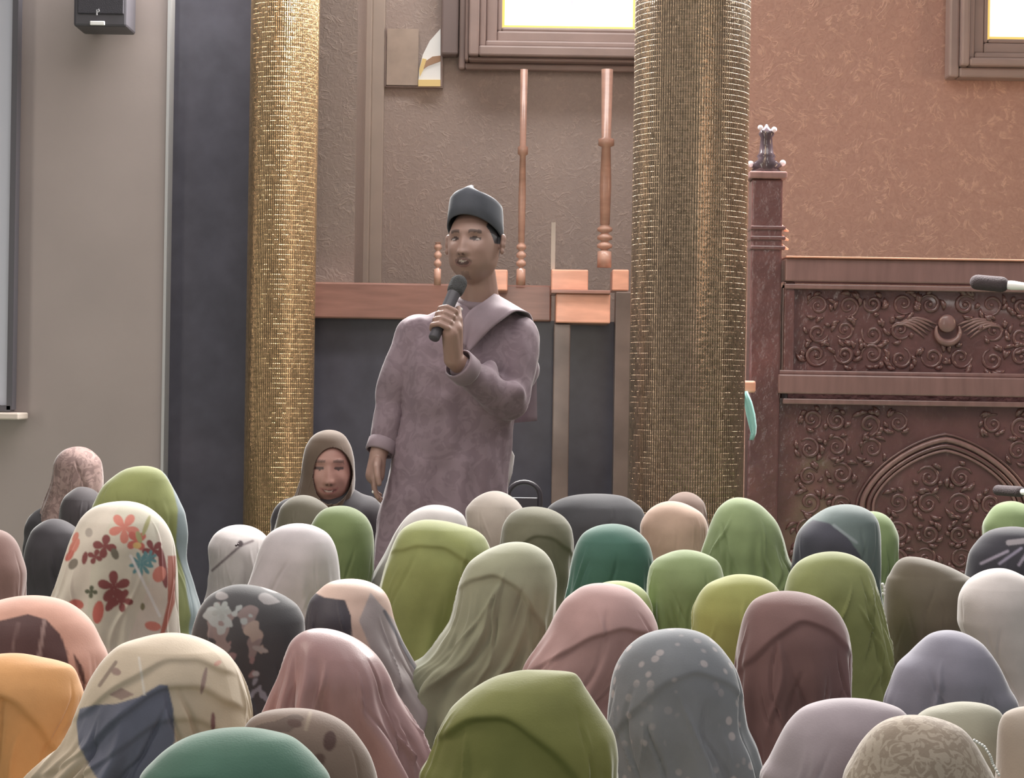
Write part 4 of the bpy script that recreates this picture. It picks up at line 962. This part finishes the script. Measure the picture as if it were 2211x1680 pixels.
# the smiling woman who faces the camera
person(19, 690, (712, 928), (96, 78, 64), 'smiling person in a brown hijab and black jacket, facing the camera by the gold column',
       [(938,680,742),(950,668,752),(970,658,761),(1000,653,766),(1030,650,766),(1055,644,764),(1080,636,758),(1100,628,752),(1130,612,758)], (56,54,60), face=-1, lift=.20, facepx=(722,1025,42,61), fold=.003, hem=.25, hs=.96, hy=.92, turn=0.12, group='seated people facing the camera')


for sp_ in PEOPLE:
    d = F / sp_['s']; ax, ay = sp_['apex']; top = P(ax, ay, d)
    ys = [o for o in sp_['out'] if 0.05 < (o[0] - ay) / sp_['s'] < 0.16] or sp_['out'][:1]
    cx = sum((P(o[1], o[0], d).x + P(o[2], o[0], d).x) / 2 for o in ys) / len(ys)
    hw = min((P(o[2], o[0], d).x - P(o[1], o[0], d).x) / 2 for o in ys)
    sp_['cx'] = cx; k = max(0.84, min(1.22, hw / 0.1)) * sp_.get('kk', 1); sp_['k'] = k
    lift = sp_.get('lift', 0.0)
    body = bpy.data.objects.new('person', BODY); COL.objects.link(body); body.location = (cx, d, lift)
    tag(body, sp_['label'], 'person', sp_.get('group', 'seated congregation'))
    # the body is scaled in its own mesh copy-free way: an inner scale on children would shear, so scale the object
    hz = (top.z - 0.012 - lift) / 0.80
    hs = sp_.get('hs', 0.93 * k)
    rz = math.pi if sp_.get('face', 1) < 0 else 0.0
    body.scale = (hs, sp_.get('hy', hs), hz); body.rotation_euler = (0, 0, rz + sp_.get('turn', 0))
    inv = body.matrix_basis.inverted()
    dr = bpy.data.objects.new('dress', DRESS); COL.objects.link(dr)
    dr.parent = body
    if not DRESS.materials: DRESS.materials.append(M_black)
    dr.material_slots[0].link = 'OBJECT'; dr.material_slots[0].material = fabric('dress_cloth', sp_['dress'])
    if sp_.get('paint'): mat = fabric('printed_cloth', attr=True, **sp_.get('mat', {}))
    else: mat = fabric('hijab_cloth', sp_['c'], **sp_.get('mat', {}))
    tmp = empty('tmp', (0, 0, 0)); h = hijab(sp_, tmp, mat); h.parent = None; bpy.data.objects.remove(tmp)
    h.parent = body; h.matrix_parent_inverse = inv
    sp_['obj'] = body; sp_['inv'] = inv

def attach(o, pid):
    for q in PEOPLE:
        if q['id'] == pid: o.parent = q['obj']; o.matrix_parent_inverse = q['inv']; return o

# ---------------------------------------------------------------- small things worn by the crowd, and one beaded glint
def bead_line(pid, pts, n, r, mat, name, label):
    s = [q for q in PEOPLE if q['id'] == pid][0]; d = F / s['s']; bm = bmesh.new()
    for i in range(n):
        t = i / (n - 1) * (len(pts) - 1); a = int(min(t, len(pts) - 2)); u = t - a
        x = pts[a][0] * (1-u) + pts[a+1][0] * u; y = pts[a][1] * (1-u) + pts[a+1][1] * u
        cx = s['cx']; p = P(x, y, d); dx = abs(p.x - cx) / (0.108 * s['k']); p.y -= 0.112 * s['k'] * math.sqrt(max(0, 1 - min(dx, 1) ** 2)) + 0.004
        add_ball(bm, p, r, n=8)
    o = bm_obj(name, bm, mat, None, smooth=True); o['label'] = label; return attach(o, pid)
M_bead = plain('glass_bead', (214, 208, 196), rough=0.12, coat=1.0)
bead_line(47, [(2066, 1570), (2090, 1585), (2106, 1608), (2112, 1625), (2130, 1652)], 16, 0.0018, M_bead, 'bead_trim', 'glass bead edging')
bead_line(35, [(1905, 1262), (1908, 1270), (1907, 1282)], 4, 0.004, M_bead, 'glint_beads', 'white beads set as a glint')  # white beads imitate a glint on the olive lime hijab
bead_line(13, [(520, 1172), (524, 1170)], 2, 0.004, plain('dark_pin', (66, 56, 60), rough=0.3), 'hijab_pin', 'dark round pin')

# collar and tails of the smiling woman's clothes, chair behind the speaker
ch = empty('plastic_chair', P(1132, 1100, 6.75) - Vector((0, 0, P(1132, 1100, 6.75).z)))
tag(ch, 'black chair with a rounded back, empty, right of the standing speaker', 'chair')
M_chair = plain('chair_plastic', (58, 56, 62), rough=0.35, k=1.2)
c0 = P(1132, 1041, 6.75); bm = bmesh.new()
pts = [Vector((c0.x + 0.052 * math.cos(a), 6.75, c0.z - 0.045 + 0.045 * math.sin(a))) for a in [math.pi * i / 12 for i in range(13)]]
pts = [Vector((pts[0].x, 6.75, 0.45))] + pts + [Vector((pts[-1].x, 6.75, 0.45))]
add_tube(bm, pts, [0.008] * len(pts), 8); bm_obj('back_hoop', bm, M_chair, ch, smooth=True)
bm = bmesh.new(); add_box(bm, c0.x - 0.046, c0.x + 0.046, 6.745, 6.76, 0.5, c0.z - 0.05); bm_obj('backrest', bm, M_chair, ch, bevel=0.004)
bm = bmesh.new(); add_box(bm, c0.x - 0.16, c0.x + 0.16, 6.76, 7.1, 0.43, 0.46); bm_obj('seat', bm, M_chair, ch, bevel=0.008)
for sx in (-0.14, 0.14):
    for yy in (6.79, 7.07):
        bm = bmesh.new(); add_tube(bm, [Vector((c0.x + sx, yy, 0.0)), Vector((c0.x + sx * 0.92, yy, 0.44))], [0.013, 0.011], 8); bm_obj('leg', bm, M_chair, ch, smooth=True)
st = empty('low_stool', (P(712, 1000, 6.52).x, 6.52, 0)); tag(st, 'low black stool under the smiling woman in the brown hijab', 'stool')
bm = bmesh.new(); add_box(bm, st.location.x - .17, st.location.x + .17, 6.33, 6.70, 0.17, 0.20); bm_obj('seat', bm, M_chair, st, bevel=0.01)
for sx in (-.14, .14):
    for yy in (6.37, 6.66):
        bm = bmesh.new(); add_box(bm, st.location.x + sx - .015, st.location.x + sx + .015, yy - .015, yy + .015, 0, 0.17); bm_obj('leg', bm, M_chair, st)

def jacket(pid, sl, sr, r, mat):
    q = [k for k in PEOPLE if k['id'] == pid][0]; d = F / q['s']; bm = bmesh.new()
    a = P(sl[0], sl[1], d); b = P(sr[0], sr[1], d); a.y += .02; b.y += .02; c = (a + b) / 2
    add_capsule(bm, a, b, r, r, sy=.85); add_capsule(bm, c - Vector((0, 0, .03)), Vector((c.x, d, .32)), .15, .17, sy=.8)
    for e, s in ((a, -1), (b, 1)): add_capsule(bm, e, Vector((e.x + s * .03, d + .0, .42)), r * .95, r * .7)
    me = remesh(bm, .01, 4); co = get_co(me); co += .004 * soft_noise(co, 26, pid, 3)[:, None]; set_co(me, co)
    o = link('jacket', me, mat); o['label'] = 'black jacket'; return attach(o, pid)
M_jk = fabric('black_jacket_cloth', (60, 57, 62))
jacket(19, (632, 1124), (782, 1122), .072, M_jk)
jacket(1, (98, 1146), (200, 1140), .082, M_jk)

# ---------------------------------------------------------------- the standing speaker
DMAN = 6.3
def Q(px, py, dy=0.0): return P(px, py, DMAN + dy)
HC3 = Q(1024, 531, -0.03)
yaw = math.radians(180 - 20); HM = Matrix.Translation(HC3) @ Matrix.Rotation(yaw, 4, 'Z') @ Matrix.Rotation(math.radians(3), 4, 'X') @ Matrix.Diagonal((1.02, 1.0, 1.03, 1))
bm = bmesh.new(); add_head(bm, HM, True)
add_capsule(bm, Q(1040, 690, 0.03), Q(1030, 590, -0.0), 0.062, 0.056)
add_capsule(bm, Q(935, 735, 0.02), Q(1100, 735, 0.03), 0.055, 0.055)
add_capsule(bm, Q(1010, 760, 0.03), Q(990, 960, 0.03), 0.13, 0.12, sy=0.75)
hip = Q(975, 1010, 0.03); add_capsule(bm, hip - Vector((.04, 0, 0)), hip + Vector((.04, 0, 0)), 0.10, 0.10, sy=0.85)
for s in (-1, 1):
    a = hip + Vector((s*.085, 0, -.04)); kn = Vector((a.x + s*.02, DMAN + 0.02, 0.50)); an = Vector((a.x + s*.03, DMAN + 0.06, 0.09))
    add_capsule(bm, a, kn, 0.088, 0.06); add_capsule(bm, kn, an, 0.058, 0.04)
    add_capsule(bm, an + Vector((0, 0.01, -0.045)), an + Vector((s*.03, -0.15, -0.06)), 0.035, 0.028, sx=1.2)
# right arm hangs (left in the photo)
SH1, EL1, WR1 = Q(905, 735, 0.03), Q(852, 872, 0.04), Q(816, 985, -0.03)
add_capsule(bm, SH1, EL1, 0.046, 0.038); add_capsule(bm, EL1, WR1, 0.038, 0.027)
add_hand(bm, WR1, Q(800, 1088, -0.07) - WR1, Vector((0.85, 0.4, 0)), Vector((0.1, -1, 0)), 0.3, 0.98)
# left arm bent, hand closed round the microphone
SH2, EL2, WR2 = Q(1125, 728, 0.02), Q(1098, 872, -0.06), Q(978, 775, -0.24)
add_capsule(bm, SH2, EL2, 0.055, 0.045); add_capsule(bm, EL2, WR2, 0.043, 0.028)
MT, MH = Q(936, 732, -0.30), Q(990, 612, -0.20); ax_ = (MH - MT).normalized(); GR = Q(960, 690, -0.268)
side = Vector((1, 0, 0)); side = (side - ax_ * side.dot(ax_)).normalized(); fwd = ax_.cross(side).normalized()
if fwd.y > 0: fwd = -fwd
pc = GR + side * 0.030 - fwd * 0.012 - ax_ * 0.012
add_capsule(bm, WR2, pc - ax_ * 0.02, 0.027, 0.026); add_capsule(bm, pc - ax_ * 0.028, pc + ax_ * 0.032, 0.019, 0.018)
add_capsule(bm, WR2 + ax_ * 0.01, pc + side * 0.008, 0.026, 0.022)
for k in range(4):
    o = GR + ax_ * (0.030 - 0.0205 * k); rr = 0.0275
    chain = []
    for ang in (-35, 35, 95, 150, 195):
        A = math.radians(ang); r2 = rr + (0.004 if ang < 0 else 0)
        chain.append(o + side * r2 * math.cos(A) + fwd * r2 * math.sin(A) - ax_ * 0.004 * (ang / 100))
    for j in range(4): add_capsule(bm, chain[j], chain[j+1], 0.0094 - 0.0006 * j, 0.0090 - 0.0006 * j, seg=12, cap=3)
th0 = pc - ax_ * 0.01 - fwd * 0.01
for a, b_, r0_, r1_ in ((th0, th0 + ax_*0.03 + side*0.012, .014, .0125), (th0 + ax_*0.03 + side*0.012, th0 + ax_*0.062 - side*0.002, .012, .011), (th0 + ax_*0.062 - side*0.002, th0 + ax_*0.086 - side*0.012, .0108, .009)):
    add_capsule(bm, a, b_, r0_, r1_, seg=12, cap=3)
MB = remesh(bm, 0.0038, 2); MB.name = 'speaker_body'; skin_colour(MB, HM.inverted(), (126, 98, 88), True, (112, 78, 74))
man = link('person', MB, M_skin); tag(man, 'standing person in a black cap and mauve tunic holding a microphone to the mouth', 'person')

# cap (peci): slanting brim, upright wall, ridge on top
bm = bmesh.new(); seg = 64; rings = []
def capring(zf, zb, rx, ry, cz=0.0, ridge=0.0, yo=-0.006):
    row = []
    for k in range(seg):
        a = 2 * math.pi * k / seg; x = rx * math.cos(a); y = ry * math.sin(a) + yo
        u = (math.sin(a) + 1) / 2; z = zb + (zf - zb) * u + ridge * (1 - abs(x) / max(rx, 1e-6)) ** 1.0
        row.append(bm.verts.new(HM @ Vector((x, y, z))))
    return row
rings = [capring(.080, -.022, .0785, .102), capring(.083, -.018, .0815, .105), capring(.110, .030, .080, .104), capring(.138, .080, .0775, .100), capring(.146, .098, .0755, .097), capring(.150, .104, .070, .091, ridge=.008),
         capring(.152, .112, .045, .070, ridge=.016), capring(.152, .120, .015, .045, ridge=.022), capring(.150, .126, .004, .03, ridge=.024)]
for i in range(len(rings) - 1):
    for k in range(seg): bm.faces.new((rings[i][k], rings[i][(k+1) % seg], rings[i+1][(k+1) % seg], rings[i+1][k]))
bm.faces.new(rings[-1])
cap = bm_obj('cap', bm, fabric('black_velvet', (74, 77, 87), sheen=0.3, var=0.15), man, smooth=True); cap['label'] = 'black velvet cap'
sd = cap.modifiers.new('t', 'SOLIDIFY'); sd.thickness = 0.003; sd.offset = -1

# tunic
M_tunic = fabric('mauve_tunic_cloth', (130, 110, 121), rough=0.7, sheen=0.4, var=0.07, pattern='noise', c2=(121, 101, 112), pscale=16)
M_shawl = fabric('mauve_shawl_cloth', (132, 113, 123), rough=0.7, sheen=0.4)
rows = [(648,996,1070,.060,.03),(662,965,1092,.066,.03),(678,925,1118,.074,.03),(700,893,1140,.085,.03),(740,878,1144,.10,.02),(790,872,1140,.112,.015),(850,868,1126,.115,.015),(900,868,1116,.115,.02),(960,852,1110,.122,.02),(1020,838,1102,.13,.02),(1070,827,1097,.135,.02),(1120,816,1092,.14,.02),(1180,806,1088,.146,.02),(1280,800,1085,.15,.02),(1360,795,1085,.152,.02)]
bm = bmesh.new(); seg = 72; rg = []
yy = np.array([r_[0] for r_ in rows], float); qs = np.linspace(648, 1360, 60)
A1, A2, A3, A4 = (np.interp(qs, yy, [r_[j] for r_ in rows]) for j in (1, 2, 3, 4))
for y, a, b_, dp, yo in zip(qs, A1, A2, A3, A4):
    pa, pb = Q(a, y), Q(b_, y); c = (pa + pb) / 2; hw = (pb.x - pa.x) / 2
    rg.append([bm.verts.new((c.x + hw * math.copysign(abs(math.cos(t))**.85, math.cos(t)), DMAN + yo + dp * math.sin(t), c.z)) for t in [2*math.pi*k/seg for k in range(seg)]])
for i in range(len(rg) - 1):
    for k in range(seg): bm.faces.new((rg[i][k], rg[i][(k+1) % seg], rg[i+1][(k+1) % seg], rg[i+1][k]))
bm.faces.new(rg[0][::-1]); bm.faces.new(rg[-1])
add_capsule(bm, Q(905, 722, .03), Q(852, 865, .04), 0.066, 0.056); add_capsule(bm, Q(852, 865, .04), Q(828, 958, 0.0), 0.054, 0.040)
add_capsule(bm, Q(1112, 735, .02), Q(1098, 862, -.05), 0.072, 0.066); add_capsule(bm, Q(1098, 868, -.06), Q(1000, 798, -0.205), 0.062, 0.041)
add_capsule(bm, Q(1120, 800, .03), Q(1085, 850, -.04), 0.062, 0.06)
TU = remesh(bm, 0.006, 5); co = get_co(TU)
def bumpalong(co, a, b, wd, am):
    a = np.array(a); b = np.array(b); t = np.clip(((co - a) @ (b - a)) / ((b - a) @ (b - a)), 0, 1); dd = np.linalg.norm(co - (a + t[:, None] * (b - a)), axis=1)
    return am * np.exp(-(dd / wd) ** 2)
TU.update(); nr = np.empty(len(co) * 3); TU.vertices.foreach_get('normal', nr) if hasattr(TU.vertices[0], 'normal') else None; nr = nr.reshape(-1, 3)
dsp = 0.0055 * soft_noise(co * np.array([1.6, 1.6, .8]), 22, 77, 3)
for (x0, y0, x1, y1, wd, am) in ((1040,740,1062,800,.014,.012),(1062,760,1075,820,.012,-.010),(1060,800,1140,770,.012,.010),(1065,820,1130,808,.010,-.010),(1080,835,1128,850,.012,.012),(1010,800,1060,850,.012,-.008),
                             (905,800,960,790,.016,.008),(880,830,950,838,.014,-.008),(900,900,940,880,.016,.007),(960,860,975,960,.016,.008),(1005,860,1010,940,.014,-.008),(850,1100,900,1000,.02,.008),(930,1150,950,1020,.02,-.008),(1040,1130,1060,960,.02,.009),(985,1120,1000,1000,.018,.008),
                             (846,868,870,872,.010,-.010),(838,888,866,892,.010,.008),(885,740,895,820,.012,-.009)):
    dsp += bumpalong(co, Q(x0, y0, -.12), Q(x1, y1, -.12), wd + .010, am * 1.7)
dsp *= 1.0
set_co(TU, co + nr * dsp[:, None])
tun = link('tunic', TU, M_tunic, man)
# collar band, cuffs
M_cuff = fabric('cuff_cloth', (132, 113, 123), rough=0.65, sheen=0.3)
def cuff(a, b, r, nm='cuff'):
    bm = bmesh.new(); add_tube(bm, [a, a.lerp(b, .12), a.lerp(b, .9), b], [r*.96, r*1.06, r*1.06, r*.98], 28, caps=False)
    o = bm_obj(nm, bm, M_cuff, man, smooth=True); s_ = o.modifiers.new('t', 'SOLIDIFY'); s_.thickness = 0.004
cuff(Q(829, 950, 0.0), Q(820, 978, -.016), 0.043); cuff(Q(1012, 806, -.19), Q(988, 784, -.226), 0.046)
bm = bmesh.new(); pts = []
for i in range(25):
    a = math.radians(-250 + 320 * i / 24); c = Q(1036, 648, 0.02)
    pts.append(c + Vector((0.064 * math.cos(a), 0.060 * math.sin(a), 0.016 * math.sin(a) )))
vs = [[bm.verts.new(p + Vector((0, 0, h)) * 1 + Vector(((p - Q(1036,648,.02)).x, (p - Q(1036,648,.02)).y, 0)) * (-.12 if h > 0 else .10)) for h in (-0.016, 0.0, 0.018)] for p in pts]
for i in range(len(vs) - 1):
    for k in range(2): bm.faces.new((vs[i][k], vs[i+1][k], vs[i+1][k+1], vs[i][k+1]))
o = bm_obj('collar', bm, M_cuff, man, smooth=True); s_ = o.modifiers.new('t', 'SOLIDIFY'); s_.thickness = 0.004
bm = bmesh.new(); add_ball(bm, Q(995, 668, -.085), 0.006, n=10); o = bm_obj('collar_glint', bm, M_bead, man, smooth=True)  # pale bead imitates the white glint at the collar opening
# shawl over his left shoulder, front lapel and back flap
def ribbon(name, rows, mat, parent, label=None, n=10, th=.004):
    bm = bmesh.new(); L = len(rows); V = []
    T = np.arange(L); tq = np.linspace(0, L - 1, 6 * L)
    A = np.array([list(r_[0]) for r_ in rows]); B = np.array([list(r_[1]) for r_ in rows])
    for t in tq:
        a = Vector([pchip(T, A[:, j], np.array([t]))[0] for j in range(3)]); b = Vector([pchip(T, B[:, j], np.array([t]))[0] for j in range(3)])
        V.append([bm.verts.new(a.lerp(b, k / n) + Vector((0, -0.004 * math.sin(k / n * 9 + t), 0))) for k in range(n + 1)])
    for i in range(len(V) - 1):
        for k in range(n): bm.faces.new((V[i][k], V[i+1][k], V[i+1][k+1], V[i][k+1]))
    o = bm_obj(name, bm, mat, parent, smooth=True); s_ = o.modifiers.new('t', 'SOLIDIFY'); s_.thickness = th; s_.offset = 0
    if label: o['label'] = label
    return o
ribbon('shawl', [(Q(1000,742,-.125), Q(1012,762,-.13)), (Q(1000,700,-.115), Q(1046,724,-.13)), (Q(1014,672,-.10), Q(1082,692,-.115)), (Q(1046,650,-.07), Q(1118,671,-.07)), (Q(1068,634,-.01), Q(1140,676,0.0)), (Q(1066,640,.06), Q(1150,692,.06)), (Q(1070,700,.14), Q(1158,760,.12)), (Q(1090,800,.16), Q(1159,840,.14)), (Q(1098,914,.16), Q(1160,909,.14))], M_shawl, man, 'mauve shawl over one shoulder')
# trousers and sandals
M_tr = fabric('dark_trousers', (62, 56, 62)); bm = bmesh.new(); add_capsule(bm, hip - Vector((.045,0,0)), hip + Vector((.045,0,0)), 0.108, 0.108, sy=.86)
for s in (-1, 1):
    a = hip + Vector((s*.085, 0, -.04)); an = Vector((a.x + s*.03, DMAN + 0.05, 0.12)); add_capsule(bm, a + Vector((-s*.02,0,-.05)), an, 0.085, 0.07)
link('trousers', remesh(bm, .012, 4), M_tr, man)
bm = bmesh.new()
add_tube(bm, [Q(1094, 955, .09), Q(1104, 985, .10), Q(1100, 1020, .10), Q(1096, 1050, .09)], [.004, .010, .009, .003], 10)
o = bm_obj('light_gap_strip', bm, fabric('white_light_gap', (196, 190, 190)), man, smooth=True); o['label'] = 'white strip at the hip standing for a gap of light'  # white strip imitates the light showing in a gap beside the hip
# ring on the hanging hand
bm = bmesh.new(); c = Q(806, 1062, -.085); add_ball(bm, c, .005, n=10); bm_obj('ring', bm, M_bead, man, smooth=True)

# microphone held in his hand
mc = empty('handheld_microphone', MT); tag(mc, 'black handheld microphone held at the mouth of the standing speaker', 'microphone')
hd = MH - ax_ * 0.012
bm = bmesh.new(); add_tube(bm, [MT, MT + ax_*.004, MT + ax_*.03, hd - ax_*.03, hd - ax_*.012], [.014, .0165, .0165, .019, .022], 20); bm_obj('handle', bm, M_black, mc, smooth=True)
bm = bmesh.new(); add_capsule(bm, hd - ax_*.012, hd + ax_*.012, .0245, .0255, seg=24); bm_obj('foam_windscreen', bm, plain('windscreen_foam', (60, 60, 62), rough=.9, bump=.5, bscale=260, k=1.1), mc, smooth=True)
